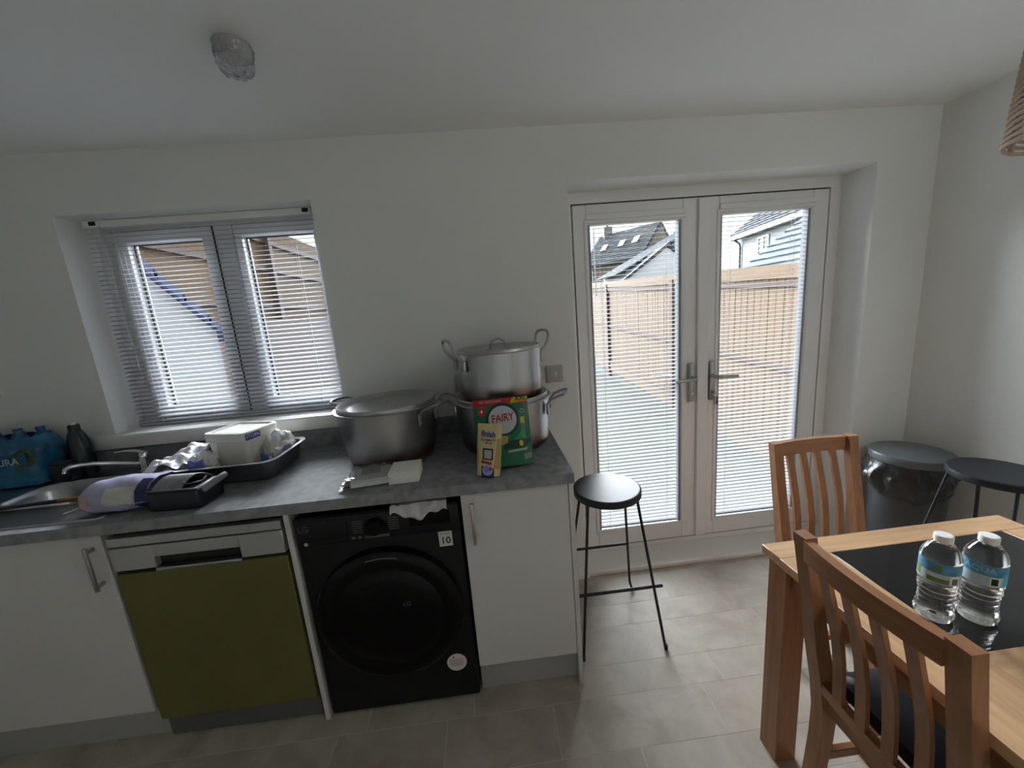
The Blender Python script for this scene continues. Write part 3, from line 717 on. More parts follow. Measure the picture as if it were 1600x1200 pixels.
MB().grid(lambda u, v: (-.19 + .16 * u, -.094, .045 + .028 * v * (1 - u)), 10, 3, .0015).build('white_flash', mat('pale_flash', (.42, .50, .60), .3), mp_)

# ------------------------------------------------------------------ roasting tray, tub, foil, packets
ty = thing('roasting_tray', 'deep dark steel roasting tray with bright rim below the window', 'roasting tray', (-1.3175, -0.256, 0.9105))
hx_, hy_ = .203, .147
m = rr_loft([(hx_ - .034, hy_ - .034, .035, 0), (hx_ - .024, hy_ - .024, .04, .006), (hx_ - .006, hy_ - .006, .05, .078), (hx_ - .008, hy_ - .008, .05, .078), (hx_ - .027, hy_ - .027, .038, .008), (hx_ - .037, hy_ - .037, .03, .003)])
m.bm.faces.new(m.rings[-1]); m.build('tray_body', M_tin, ty)
m = rr_loft([(hx_ - .008, hy_ - .008, .049, .0775), (hx_ + .010, hy_ + .010, .060, .0800), (hx_ + .010, hy_ + .010, .060, .0830), (hx_ - .0085, hy_ - .0085, .049, .0805)], False)
for i in range(len(m.rings[0])):
    j = (i + 1) % len(m.rings[0]); m.bm.faces.new((m.rings[3][i], m.rings[3][j], m.rings[0][j], m.rings[0][i]))
m.build('tray_rim', M_tinrim, ty)

tb = thing('margarine_tub', 'white lidded plastic tub with blue label standing in the roasting tray', 'tub', (-1.323, -0.210, 0.9142), rz=math.radians(-16))
m = rr_loft([(.080, .070, .02, 0), (.084, .074, .022, .004), (.098, .084, .026, .160)]); m.bm.faces.new(m.rings[-1]); m.build('tub_body', M_tub, tb)
m = rr_loft([(.100, .086, .027, .138), (.104, .090, .030, .140), (.105, .091, .030, .172), (.102, .088, .028, .176), (.093, .079, .025, .176), (.089, .075, .024, .168)], False)
m.bm.faces.new(m.rings[-1]); m.bm.faces.new(m.rings[0][::-1]); m.build('tub_lid', M_tub, tb)
MB().box(-.078, .078, -.062, .062, .1682, .172, .002, 1).build('lid_panel', M_tub, tb)
lb = MB().box(.1052, .1062, -.082, -.014, .144, .168).build('blue_label', M_blueprint, tb, label='blue label with white lettering')
text('STORK', .020, M_whiteprint, lb, (.1064, -.048, .1565), rot=(PI / 2, 0, PI / 2))

def blob_bag(name, label, loc, sx, sy, sz, seed, m, rz=0, cat='plastic bag', prints=()):
    o = thing(name, label, cat, loc, rz)
    q = crumple(seed, 1.0, 1.7)
    def f(u, v):
        th, ph = 2 * PI * u, PI * v
        x, y, z = math.sin(ph) * math.cos(th), math.sin(ph) * math.sin(th), math.cos(ph)
        d = 1 + .26 * q((x * 1.3, y * 1.3, z * 1.3))
        return (sx * x * d, sy * y * d, max(0, sz * (.85 + z * d * .95) * .54))
    mm = MB().grid(f, 44, 26); bmesh.ops.remove_doubles(mm.bm, verts=mm.bm.verts[:], dist=2e-5)
    mm.build('bag', m, o, angle=28)
    for (x, y, z, w_, h_, ry) in prints:
        MB().grid(lambda u, v: (x + w_ * (u - .5) * math.cos(ry), y + w_ * (u - .5) * math.sin(ry) - .006 * math.sin(u * PI) , z + h_ * (v - .5) + .004 * math.sin(u * 7)), 8, 6, .0006).build('blue_print', M_bluebag, o)
    return o
blob_bag('bread_bag', 'white plastic bag with blue print in the tray right of the tub', (-1.178, -0.215, 0.9145), .042, .090, .150, 5.0, M_milkbag, prints=((-.006, -.092, .055, .050, .050, 0), (.046, -.02, .07, .06, .035, PI / 2)))
blob_bag('carrier_bag', 'white plastic bag with blue print in the tray left front of the tub', (-1.420, -0.318, 0.9145), .048, .044, .120, 9.0, M_milkbag, prints=((.012, -.056, .062, .055, .080, .1),))

dq2 = crumple(11.3, .034, 6); dq3 = crumple(4.4, .007, 14)
def foil(u, v):
    p00, p10, p11, p01 = Vector((-1.68, -.360, .930)), Vector((-1.455, -.370, 1.005)), Vector((-1.45, -.120, 1.025)), Vector((-1.70, -.10, .935))
    p = (p00 * (1 - u) + p10 * u) * (1 - v) + (p01 * (1 - u) + p11 * u) * v
    h = .052 * math.sin(PI * min(1, u * 1.15)) * (.55 + .45 * math.sin(PI * v)) + .016 * math.sin(5 * u + 3 * v)* math.sin(PI * v)
    return (p.x + .6 * dq3((v, u, 0)), p.y, max(.9165, p.z + h + 1.0 * dq2((u * .5, v * .5, 0)) + .8 * dq3((u * .6, v * .6, 1))))
fo = MB().grid(foil, 70, 50).build('foil_sheet', M_foil, angle=20); tag(fo, 'crinkled silver foil sheet leaning over the left side of the roasting tray', 'foil')

# lilac printed packet
lp = thing('lilac_packet', 'soft lilac printed plastic packet on the worktop beside the black box', 'packet', (-1.556, -0.494, 0.9165), rz=math.radians(2))
q5 = crumple(2.2, 1.0, 2.0)
def pil(u, v):
    a = 2 * PI * v; x = -.135 + .25 * u
    k_ = (math.sin(PI * min(1, u * 1.5 / 1.0 + .02)) if u < .33 else 1.0) ** .5 if u < .33 else 1.0 - .10 * max(0, u - .8) / .2
    d = 1 + .10 * q5((u * 2.2, math.cos(a), math.sin(a)))
    ry, rz_ = .080 * k_ * d, .056 * k_ * d
    return (x, ry * math.cos(a), max(.0, .048 + rz_ * math.sin(a)))
mm = MB().grid(pil, 34, 28); bmesh.ops.remove_doubles(mm.bm, verts=mm.bm.verts[:], dist=1e-5); mm.build('film', M_lilac, lp, angle=45)
def onp(u0, u1, v0, v1, m, nm, e=.0018):
    def f(u, v):
        p = Vector(pil(u0 + (u1 - u0) * u, v0 + (v1 - v0) * v)); c = Vector((p.x, 0, .048)); d = (p - c).normalized()
        return tuple(p + d * e)
    MB().grid(f, 8, 8, .0004).build(nm, m, lp)
onp(.48, .84, .37, .53, M_cream, 'cream_panel'); onp(.12, .30, .44, .54, M_pink, 'pink_panel'); onp(.86, .995, .30, .80, M_navy, 'navy_band')

# black box with grey ribbed lid
kb2 = thing('black_box', 'black plastic box with ribbed grey top and side handle near the worktop edge', 'box', (-1.350, -0.514, 0.9105), rz=math.radians(-4))
MB().box(-.088, .088, -.060, .060, 0, .072, .012, 3).build('box_body', M_blackplastic, kb2)
MB().box(-.088, .088, -.062, -.052, .068, .076, .002, 1).build('front_lip', M_blackplastic, kb2)
def ribtop(u, v):
    return (-.075 + .105 * u + .03 * v, -.048 + .104 * v, .073 + .030 * math.sin(PI * v) + .0012 * math.sin(u * 60))
MB().grid(ribtop, 60, 12, .002).build('ribbed_lid', M_greyrib, kb2)
MB().tube([(.086, -.03, .055), (.105, -.012, .070), (.118, .015, .080), (.120, .035, .082)], [.010, .011, .011, .010], 10).build('handle', M_greyrib, kb2)
MB().tube([(.04 + .02 * math.cos(a), .0 + .04 * math.sin(a) + .0, .078 + .012 * math.sin(a * .5)) for a in [2 * PI * i / 24 for i in range(24)]], .003, 6, closed=True).build('loop', M_blackplastic, kb2)

# napkin packs
n1 = thing('napkin_pack', 'clear-wrapped pack of white napkins on the worktop before the left pot', 'napkins', (-0.722, -0.490, 0.9105), rz=math.radians(8))
MB().box(-.066, .066, -.062, .062, .002, .030, .008, 3).build('napkins', M_napkin, n1)
for i in range(3): MB().box(-.0668, .0668, -.0628, .0628, .007 + i * .008, .0085 + i * .008, .0005, 1).build('fold_line', mat('fold_shadow_paper', (.58, .57, .53), .9), n1)
qn = crumple(7.7, .007, 30)
def wrap(u, v):
    x = -.105 + .18 * u; y = -.074 + .148 * v
    edge = max(abs(x + .0) / .075 if x > 0 else abs(x) / .08, abs(y) / .072)
    z = .034 if edge < .95 else max(.003, .034 - (edge - .95) * .16)
    return (x, y, max(.002, z + abs(qn((u * .3, v * .3, 0))) * (1.0 if edge > .9 else .35)))
MB().grid(wrap, 44, 34).build('clear_wrapper', M_clearbag, n1, angle=25)
MB().box(-.035, .030, -.012, .042, .0315, .0325).build('printed_label', mat('label_lilac_grey', (.40, .385, .42), .5), n1)
MB().box(-.0355, .0305, -.0125, -.0105, .0326, .0330).box(-.0355, .0305, .0405, .0425, .0326, .0330).box(-.0355, -.0335, -.0105, .0405, .0326, .0330).box(.0285, .0305, -.0105, .0405, .0326, .0330).box(-.012, .010, .012, .018, .0326, .0330).build('label_border', mat('label_ink', (.09, .08, .12), .5), n1)
n2 = thing('napkin_stack', 'square stack of loose white paper napkins right of the wrapped pack', 'napkins', (-0.598, -0.494, 0.9105), rz=math.radians(2))
nst = mat('white_tissue_b', (.82, .81, .76), .95, bump=.15, bscale=90)
for i in range(8):
    MB().box(-.0525 + random.uniform(-.0006, .0006), .0525, -.055 + random.uniform(-.0008, .0008), .055, i * .0053, i * .0053 + .0050, .0012, 1).build('napkin', nst, n2)

# ------------------------------------------------------------------ pots
def pot(name, label, loc, rr, rb, h, grp, ha, lid='flat', wide_rim=0.006, upright=False, rz=0.0, lid_r=None):
    p = thing(name, label, 'pot', loc, rz, grp)
    c = .035
    prof = [(0, 0), (rb - c, 0), (rb - c * .55, .003), (rb - c * .2, .012), (rb, .034)]
    prof += [(rb + (rr - rb) * i / 6, .034 + (h - .034) * i / 6) for i in range(1, 7)]
    prof += [(rr + wide_rim, h), (rr + wide_rim + .001, h + .003), (rr + wide_rim - .001, h + .005), (rr - .003, h + .005), (rr - .004, h - .004), (rb - .005, .036), (rb - c, .006), (0, .005)]
    MB().lathe(prof, 64).build('pot_body', M_alu, p)
    lr = lid_r or rr - .004
    if lid == 'flat':
        prof = [(0, h + .0035), (lr * .80, h + .0035), (lr * .86, h + .007), (lr * .955, h + .0195), (lr * .985, h + .021), (lr, h + .018), (lr, h + .0055), (lr * .97, h + .0052), (lr * .95, h + .016), (lr * .84, h + .0015), (0, h + .001)]
    else:
        prof = [(0, h + .004), (lr * .86, h + .004), (lr * .92, h + .007), (lr * .985, h + .0165), (lr, h + .0165), (lr + .003, h + .012), (lr + .003, h - .020), (lr + .0005, h - .020), (lr + .0005, h + .010), (lr * .92, h + .003), (0, h + .0015)]
    ld = MB().lathe(prof, 64).build('lid', M_alulid, p)
    if lid != 'flat':
        hd = []
        for i in range(15):
            a = PI * i / 14
            hd.append((-.036 * math.cos(a), 0, h + .006 + .042 * math.sin(a) ** .8))
        hb = MB().tube(hd, .0042, 8, flat=.9)
        hb.box(-.056, -.028, -.008, .008, h + .0035, h + .0075, .001, 1); hb.box(.028, .056, -.008, .008, h + .0035, h + .0075, .001, 1)
        o = hb.build('lid_handle', M_aluhandle, ld); o.rotation_euler = (0, 0, math.radians(12))
    else:
        MB().lathe([(0, h + .006), (.004, h + .0055), (.005, h + .003)], 10).build('lid_stud', M_aluhandle, ld)
    for a in ha:
        m = MB(); hw = .052
        if upright: out = [(0, -.035), (.010, -.018), (.028, .0), (.040, .018), (.047, .048), (.049, .062)]
        else: out = [(0, -.030), (.010, -.016), (.022, -.004), (.045, .006), (.070, .014), (.080, .017)]
        base = rr - .001; pts = []
        ws = [hw, hw, hw, hw, hw * .98, hw * .60]
        for (o_, z_), w_ in zip(out, ws): pts.append((base + o_, -w_, h + z_))
        pts.append((base + out[-1][0] + .003, 0, h + out[-1][1] + .002))
        for (o_, z_), w_ in reversed(list(zip(out, ws))): pts.append((base + o_, w_, h + z_))
        m.tube(pts, .0058, 8)
        for s_ in (-1, 1):
            m.box(base - .0045, base + .0065, s_ * hw - .009, s_ * hw + .009, h - .068, h - .022, .003, 2)
        hnd = m.build('handle', M_aluhandle, p); hnd.rotation_euler = (0, 0, a)
        for s_ in (-1, 1):
            for zz in (h - .034, h - .056):
                rv = MB().lathe([(.005, -.001), (.0048, .0015), (.003, .003), (0, .0035)], 10, axis='x', c=(base + .0055, s_ * hw, zz)).build('rivet', M_alulid, hnd)
    return p
GP = 'aluminium cooking pots on the worktop'
pot('cooking_pot', 'large wide aluminium pot with recessed lid below the window, standing alone', (-0.7016, -0.2305, 0.9105), .205, .183, .222, GP, (math.radians(152), math.radians(-28)), 'flat', .010)
pot('cooking_pot', 'lower aluminium pot of the stacked pair, behind the green pouch', (-0.212, -0.222, 0.9105), .200, .190, .205, GP, (math.radians(164), math.radians(-16)), 'flat', .010)
pot('cooking_pot', 'upper aluminium pot of the stacked pair, with looped lid handle', (-0.212, -0.212, 0.9105 + .205 + .004), .1785, .1765, .200, GP, (math.radians(203), math.radians(23)), 'cap', .001, True)

# ------------------------------------------------------------------ pouches
def pouch_body(wd, h, d, bulge):
    m = MB(); nx, nz = 18, 20
    def fr(u, v):
        x = wd * (u - .5); z = h * v
        t_ = (1 - v) ** .55
        edge = 1 - abs(2 * u - 1) ** 4
        return x, z, (d * t_ * .5 + .0012) * (edge * (1 - bulge) + bulge * edge) + .0012
    F = [[None] * (nz + 1) for _ in range(nx + 1)]; B = [[None] * (nz + 1) for _ in range(nx + 1)]
    for i in range(nx + 1):
        for j in range(nz + 1):
            x, z, y = fr(i / nx, j / nz)
            wob = .0016 * noise.noise(Vector((x * 22, z * 22, 1.3)))
            F[i][j] = m.bm.verts.new((x, -y + wob, z)); B[i][j] = m.bm.verts.new((x, y + wob, z))
    for i in range(nx):
        for j in range(nz):
            m.bm.faces.new((F[i][j], F[i + 1][j], F[i + 1][j + 1], F[i][j + 1])); m.bm.faces.new((B[i][j], B[i][j + 1], B[i + 1][j + 1], B[i + 1][j]))
    for i in range(nx):
        m.bm.faces.new((F[i][0], B[i][0], B[i + 1][0], F[i + 1][0])); m.bm.faces.new((F[i][nz], F[i + 1][nz], B[i + 1][nz], B[i][nz]))
    for j in range(nz):
        m.bm.faces.new((F[0][j], F[0][j + 1], B[0][j + 1], B[0][j])); m.bm.faces.new((F[nx][j], B[nx][j], B[nx][j + 1], F[nx][j + 1]))
    def surf(x, z):
        u = min(1, max(0, x / wd + .5)); v = min(1, max(0, z / h))
        _, _, y = fr(u, v)
        return -y + .0016 * noise.noise(Vector((x * 22, z * 22, 1.3)))
    return m, surf
def patch(parent, surf, pts, m, name, lift=.0008, label=None):
    """flat print: polygon (x,z) triangulated finely and laid on the pouch front"""
    bm = bmesh.new(); vs = [bm.verts.new((x, 0, z)) for x, z in pts]; f_ = bm.faces.new(vs)
    bmesh.ops.triangulate(bm, faces=[f_]); 
    for _ in range(2): bmesh.ops.subdivide_edges(bm, edges=[e_ for e_ in bm.edges if e_.calc_length() > .012], cuts=1, use_grid_fill=False); bmesh.ops.triangulate(bm, faces=bm.faces[:])
    for v in bm.verts: v.co.y = surf(v.co.x, v.co.z) - lift
    mb = MB(); mb.bm.free(); mb.bm = bm
    return mb.build(name, m, parent, smooth=False, label=label)
def ptext(parent, surf, s_, size, m, x, z, lift=.0016, bold=0, xs=1.0, rotz=0.0, name='lettering'):
    cr, sr = math.cos(rotz), math.sin(rotz)
    def fn(c):
        X, Z = c.x * cr - c.y * sr + x, c.x * sr + c.y * cr + z
        return Vector((X, surf(X, Z) - lift - c.z, Z))
    return text(s_, size, m, parent, (0, 0, 0), (0, 0, 0), name, .0001, bold, 'CENTER', xs, fn)
def circ(cx, cz, r, n=36, sq=1.0): return [(cx + r * math.cos(2 * PI * i / n), cz + r * sq * math.sin(2 * PI * i / n)) for i in range(n)]

fp_ = thing('tablet_pouch', 'green dishwasher tablet pouch with red top band leaning on the lower pot', 'pouch', (-0.228, -0.505, 0.9180)); fp_.rotation_euler = (math.radians(-15), 0, math.radians(2))
m, sf = pouch_body(.206, .250, .050, .5); m.build('pouch', M_fgreen, fp_, angle=60)
patch(fp_, sf, [(-.103, .222), (.040, .232), (.052, .250), (-.103, .250)], M_fred, 'red_band')
patch(fp_, sf, [(.035, .228), (.103, .232), (.103, .250), (.048, .250)], M_fyel, 'yellow_flash', .0011)
patch(fp_, sf, [(.060, .222), (.103, .224), (.103, .233), (.060, .230)], M_fred, 'red_tab', .0012)
patch(fp_, sf, circ(.002, .170, .062), M_fdark, 'dark_ring', .0010); patch(fp_, sf, circ(.002, .170, .052), M_fgrey, 'silver_disc', .0016)
ptext(fp_, sf, 'FAIRY', .040, M_fred, .003, .176, .0024, .0010, .80, .05)
ptext(fp_, sf, 'NO RESIDUES*', .013, M_fgrey, -.037, .240, .0016)
ptext(fp_, sf, 'XXL', .024, M_darkslot, .078, .243, .0020, .0006)
patch(fp_, sf, [(-.086, .218), (-.060, .222), (-.060, .198), (-.073, .187), (-.086, .196)], M_fred, 'red_shield', .0012); ptext(fp_, sf, '4', .020, M_whiteprint, -.073, .206, .002)
patch(fp_, sf, [(.068, .150), (.083, .151), (.083, .174), (.068, .173)], M_fyel, 'yellow_square', .0012)
ring = circ(.077, .196, .008, 20)
patch(fp_, sf, ring, M_fgrey, 'round_mark', .0012); patch(fp_, sf, circ(.077, .196, .006, 20), M_fgreen, 'round_mark_centre', .0018)
patch(fp_, sf, [(.030, .092), (.085, .096), (.072, .138), (.060, .112)], M_fmid, 'pale_facet', .0012)
patch(fp_, sf, [(-.005, .060), (.070, .062), (.100, .080), (.100, .090), (.030, .092), (.0, .078)], M_fdark, 'dark_picture', .0012)
patch(fp_, sf, [(-.03, .072), (.012, .084), (.018, .108), (-.01, .112)], M_golddark, 'tan_corner', .0014)
patch(fp_, sf, [(.010, .048), (.080, .052), (.086, .060), (.012, .056)], mat('pouch_white_line', (.30, .36, .34), .4), 'pale_line', .0014)
patch(fp_, sf, circ(.062, .078, .008, 12, 1.4), M_fyel, 'yellow_drop', .0017)
patch(fp_, sf, [(.068, .018), (.098, .020), (.098, .040), (.068, .038)], mat('pouch_small_picture', (.20, .22, .12), .4), 'small_picture', .0014)

gp_ = thing('rinse_sachet', 'small gold sachet with blue lettering leaning on the green pouch', 'sachet', (-0.296, -0.566, 0.9155)); gp_.rotation_euler = (math.radians(-10), math.radians(5), math.radians(-12))
m, sg = pouch_body(.086, .182, .034, .5); m.build('sachet', M_gold, gp_, angle=60)
patch(gp_, sg, [(-.043, .0), (.043, .0), (.043, .026), (-.043, .040)], M_navy, 'navy_base')
patch(gp_, sg, [(.020, .028), (.041, .026), (.041, .135), (.030, .130)], M_golddark, 'gold_side', .0009)
ptext(gp_, sg, 'finish', .029, M_blueprint, -.002, .146, .0016, .0009, .86, -.08)
ptext(gp_, sg, 'ULTIMATE', .0115, M_darkslot, -.003, .126, .0014, .0002, 1, -.05); ptext(gp_, sg, 'PLUS', .011, M_darkslot, .0, .115, .0014, .0002, 1, -.05)
patch(gp_, sg, [(-.020, .058), (.017, .056), (.017, .096), (-.020, .098)], M_darkslot, 'dark_frame', .0012); patch(gp_, sg, [(-.015, .063), (.012, .061), (.012, .091), (-.015, .093)], mat('sachet_panel', (.34, .35, .36), .5), 'pale_panel', .0018)
patch(gp_, sg, [(-.024, .046), (.014, .040), (.014, .050), (-.024, .056)], M_fred, 'red_strip', .0013)
patch(gp_, sg, circ(.0, .022, .019, 18), mat('sachet_lilac', (.30, .32, .46), .3), 'tablet_picture', .0014); patch(gp_, sg, circ(-.002, .025, .012, 14), M_bluebag, 'blue_swirl', .0019); patch(gp_, sg, circ(.010, .027, .006, 12), M_fred, 'red_dot', .0023)

# ------------------------------------------------------------------ stools
def stool(label, loc, rz):
    s_ = thing('bar_stool', label, 'stool', loc, rz, 'round black metal bar stools')
    h = .690; r = .146
    MB().lathe([(0, h), (r - .006, h), (r - .001, h - .003), (r, h - .008), (r, h - .026), (r - .002, h - .030), (r - .008, h - .031), (0, h - .031)], 56).build('seat', M_stool, s_)
    for sx in (-1, 1):
        m = MB().tube([(sx * .105, -.075, h - .028), (sx * .178, -.172, .012)], .0062, 8).build('leg', M_stool, s_)
        MB().lathe([(.0075, 0), (.0085, .004), (.0078, .022), (0, .024)], 12, (sx * .180, -.175, 0)).build('foot', M_blackplastic, m)
        MB().tube([(sx * .100, .060, h - .028), (sx * .160, .185, .10), (sx * .165, .196, .050), (sx * .168, .194, .026), (sx * .171, .184, .012), (sx * .173, .168, .0062)], .0062, 8).build('leg', M_stool, s_)
    MB().tube([(-.186, -.132, .276), (.186, -.132, .276)], .0068, 8).build('front_footrest', M_stool, s_)
    MB().tube([(-.140, .138, .302), (.140, .138, .302)], .0062, 8).build('back_rail', M_stool, s_)
    return s_
stool('dark metal bar stool at the right end of the worktop by the doors', (0.205, -0.315, 0), 0.0)
stool('dark metal bar stool beside the bin against the right wall', (1.740, -0.550, 0), math.radians(270))

# ------------------------------------------------------------------ bin
bn = thing('pedal_bin', 'dark grey round pedal bin with bag overhanging in the corner', 'bin', (1.768, -0.212, 0))
MB().lathe([(0, .002), (.128, .002), (.132, .008), (.132, .020), (.128, .022), (.140, .30), (.148, .600), (.144, .602), (.13, .59), (0, .58)], 48).build('bin_body', M_bin, bn)
MB().lathe([(.135, 0), (.137, .004), (.137, .020), (.131, .022)], 48).build('base_ring', M_blackplastic, bn)
MB().lathe([(.152, .604), (.1545, .608), (.1545, .634), (.150, .643), (.130, .648), (.06, .652), (0, .653), ], 48).lathe([(0, .603), (.152, .604)], 48).build('bin_lid', M_binlid, bn)
qb = crumple(1.9, .030, 7); qb2 = crumple(6.1, .014, 16)
def liner(u, v):
    a = 2 * PI * u; low = .585 - .140 * (.75 + .35 * math.sin(a + 4.17) + .25 * noise.noise(Vector((math.cos(a) * 2, math.sin(a) * 2, 4))))
    z = .603 + (low - .603) * v
    p = (math.cos(a), math.sin(a), z * 4)
    r = .1545 + .012 * math.sin(PI * min(1, v * 1.1)) + max(-.004, qb((p[0] * .4, p[1] * .4, z)) * 1.0 + qb2((p[0] * .3, p[1] * .3, z)) * .9) * math.sin(PI * min(1, v * .92 + .04))
    return (max(r, .1505) * p[0], max(r, .1505) * p[1], z)
mm = MB().grid(liner, 110, 22); bmesh.ops.remove_doubles(mm.bm, verts=mm.bm.verts[:], dist=1e-5); mm.build('bin_liner', M_bag, bn, angle=22)
MB().box(-.03, .03, -.175, -.128, .006, .016, .004, 2).build('pedal', M_blackplastic, bn)

# ------------------------------------------------------------------ table
TX0, TX1, TY0, TY1, TH = 0.512, 1.289, -2.18, -0.848, 0.725
tbx, tby = 0.9, -1.5
tb_ = thing('dining_table', 'light oak dining table with inset black glass panels', 'table', (tbx, tby, 0))
GX0, GX1 = 0.665, 1.199
panels = [(-1.245, -0.918), (-1.66, -1.333), (-2.08, -1.75)]
zt0, zt1 = TH - .026, TH
def tbox(name, m, x0, x1, y0, y1, z0, z1, bev=.0015, par=None, seg=1):
    return MB().box(x0 - tbx, x1 - tbx, y0 - tby, y1 - tby, z0, z1, bev, seg).build(name, m, par or tb_)
tbox('end_board', M_oak[0], TX0, TX1, panels[0][1] + .0, TY1, zt0, zt1)
tbox('end_board', M_oak[0], TX0, TX1, TY0, panels[-1][0], zt0, zt1)
tbox('side_board', M_oak[1], TX0, GX0, panels[-1][0], panels[0][1], zt0, zt1, .0008)
tbox('side_board', M_oak[1], GX1, TX1, panels[-1][0], panels[0][1], zt0, zt1, .0008)
for (a, b_), (c_, d_) in zip(panels, panels[1:]): tbox('cross_board', M_oak[0], GX0, GX1, d_, a, zt0, zt1, .0008)
for a, b_ in panels: tbox('glass_panel', M_blackglass, GX0 + .0008, GX1 - .0008, a + .0008, b_ - .0008, zt0 + .004, zt1 - .0006, .0006)
for x0, x1 in ((TX0 + .030, TX0 + .050), (TX1 - .050, TX1 - .030)): tbox('apron', M_ch[1], x0, x1, TY0 + .085, TY1 - .085, .625, zt0)
for y0, y1 in ((TY1 - .050, TY1 - .030), (TY0 + .030, TY0 + .050)): tbox('apron', M_ch[0], TX0 + .085, TX1 - .085, y0, y1, .625, zt0)
for x0 in (TX0 + .017, TX1 - .085):
    for y0 in (TY1 - .078, TY0 + .010):
        tbox('leg', M_oak[2], x0, x0 + .068, y0, y0 + .068, 0, zt0, .002)

# ------------------------------------------------------------------ chairs
def chair(label, loc, rz):
    c = thing('dining_chair', label, 'chair', loc, rz, 'oak slat-back dining chairs')
    hw = .171
    prof = [(0, -.035), (.151, -.010), (.283, 0), (.37, .001), (.46, -.010), (.578, -.032), (.771, -.062), (.897, -.083)]
    def py(z):
        for (a, ya), (b_, yb) in zip(prof, prof[1:]):
            if a <= z <= b_: return ya + (yb - ya) * (z - a) / (b_ - a)
        return prof[-1][1]
    for sx in (-1, 1):
        fr_ = []
        for z, y in prof:
            d_ = .030 + .012 * max(0, 1 - abs(z - .42) / .35)
            fr_.append((z, y, d_))
        m = MB(); rings = []
        wv = .036
        for z, y, d_ in fr_:
            x1 = sx * hw; x0 = sx * (hw - wv)
            rings.append([m.bm.verts.new(p) for p in ((x0, y, z), (x1, y, z), (x1, y + d_, z), (x0, y + d_, z))])
        for a, b_ in zip(rings, rings[1:]):
            for i in range(4): m.bm.faces.new((a[i], a[(i + 1) % 4], b_[(i + 1) % 4], b_[i]))
        m.bm.faces.new(rings[0][::-1]); m.bm.faces.new(rings[-1])
        bmesh.ops.bevel(m.bm, geom=[e_ for e_ in m.bm.edges if len(e_.link_faces) == 2 and e_.calc_face_angle(0) > .8], offset=.0025, segments=1, affect='EDGES')
        m.build('back_post', M_ch[2], c)
        MB().box(sx * hw if sx < 0 else hw - .034, sx * (hw - .034) if sx < 0 else hw, .352, .386, 0, .43, .002, 1).build('front_leg', M_ch[2], c)
        MB().box(sx * hw + (.008 if sx < 0 else -.026), sx * hw + (.026 if sx < 0 else -.008), .03, .355, .205, .232, .002, 1).build('side_stretcher', M_ch[1], c)
        MB().box(sx * hw + (.006 if sx < 0 else -.026), sx * hw + (.026 if sx < 0 else -.006), .02, .355, .385, .432, .001, 1).build('seat_rail', M_ch[1], c)
    # top rail, bowed backwards
    def bow(x): return -.020 * (1 - (x / hw) ** 2)
    xs = [(-hw + .034) + (2 * hw - .068) * i / 14 for i in range(15)]
    ztop, zbot = .893, .840
    fr_ = [((x, py(.868) + bow(x) + .003, 0), (0, 1, 0), (0, 0, 1)) for x in xs]
    MB().sweep([(.0, zbot), (.022, zbot), (.0185, ztop), (-.0035, ztop)], fr_).build('top_rail', M_ch[0], c, angle=30)
    fr_ = [((x, py(.47) + bow(x) * .6 + .006, 0), (0, 1, 0), (0, 0, 1)) for x in xs]
    MB().sweep([(0, .450), (.020, .450), (.020, .480), (0, .480)], fr_).build('lower_back_rail', M_ch[0], c, angle=30)
    for i in range(4):
        x = -.0885 + .059 * i
        m = MB(); zz = [.478, .54, .60, .66, .72, .78, .842]
        lum = [0, .009, .015, .016, .012, .006, 0]
        m.sweep([(-.0125, 0), (.0125, 0), (.0125, .011), (-.0125, .011)], [((x, py(z) + bow(x) * (.6 + .4 * (z - .478) / .364) + .007 + l_, z), (1, 0, 0), (0, 1, 0)) for z, l_ in zip(zz, lum)])
        m.build('back_slat', M_ch[2], c, angle=40)
    MB().box(-hw + .034, hw - .034, .350, .372, .385, .432, .001, 1).build('front_rail', M_ch[0], c)
    MB().box(-hw + .034, hw - .034, .008, .028, .385, .432, .001, 1).build('rear_rail', M_ch[0], c)
    MB().box(-hw + .022, hw - .022, .130, .150, .208, .228, .001, 1).build('cross_stretcher', M_ch[0], c)
    m = rr_loft([(.160, .165, .02, .432), (.168, .176, .025, .440), (.168, .176, .025, .455), (.160, .168, .03, .468), (.13, .135, .03, .474)])
    m.bm.faces.new(m.rings[-1])
    for v in m.bm.verts: v.co.y += .218
    m.build('seat_cushion', M_seat, c, label='padded black leather seat')
    return c
chair('oak slat-back dining chair nearest the camera at the table left side', (0.522, -1.209, 0), -PI / 2)
chair('oak slat-back dining chair at the far end of the table facing the camera', (0.966, -0.582, 0), PI)

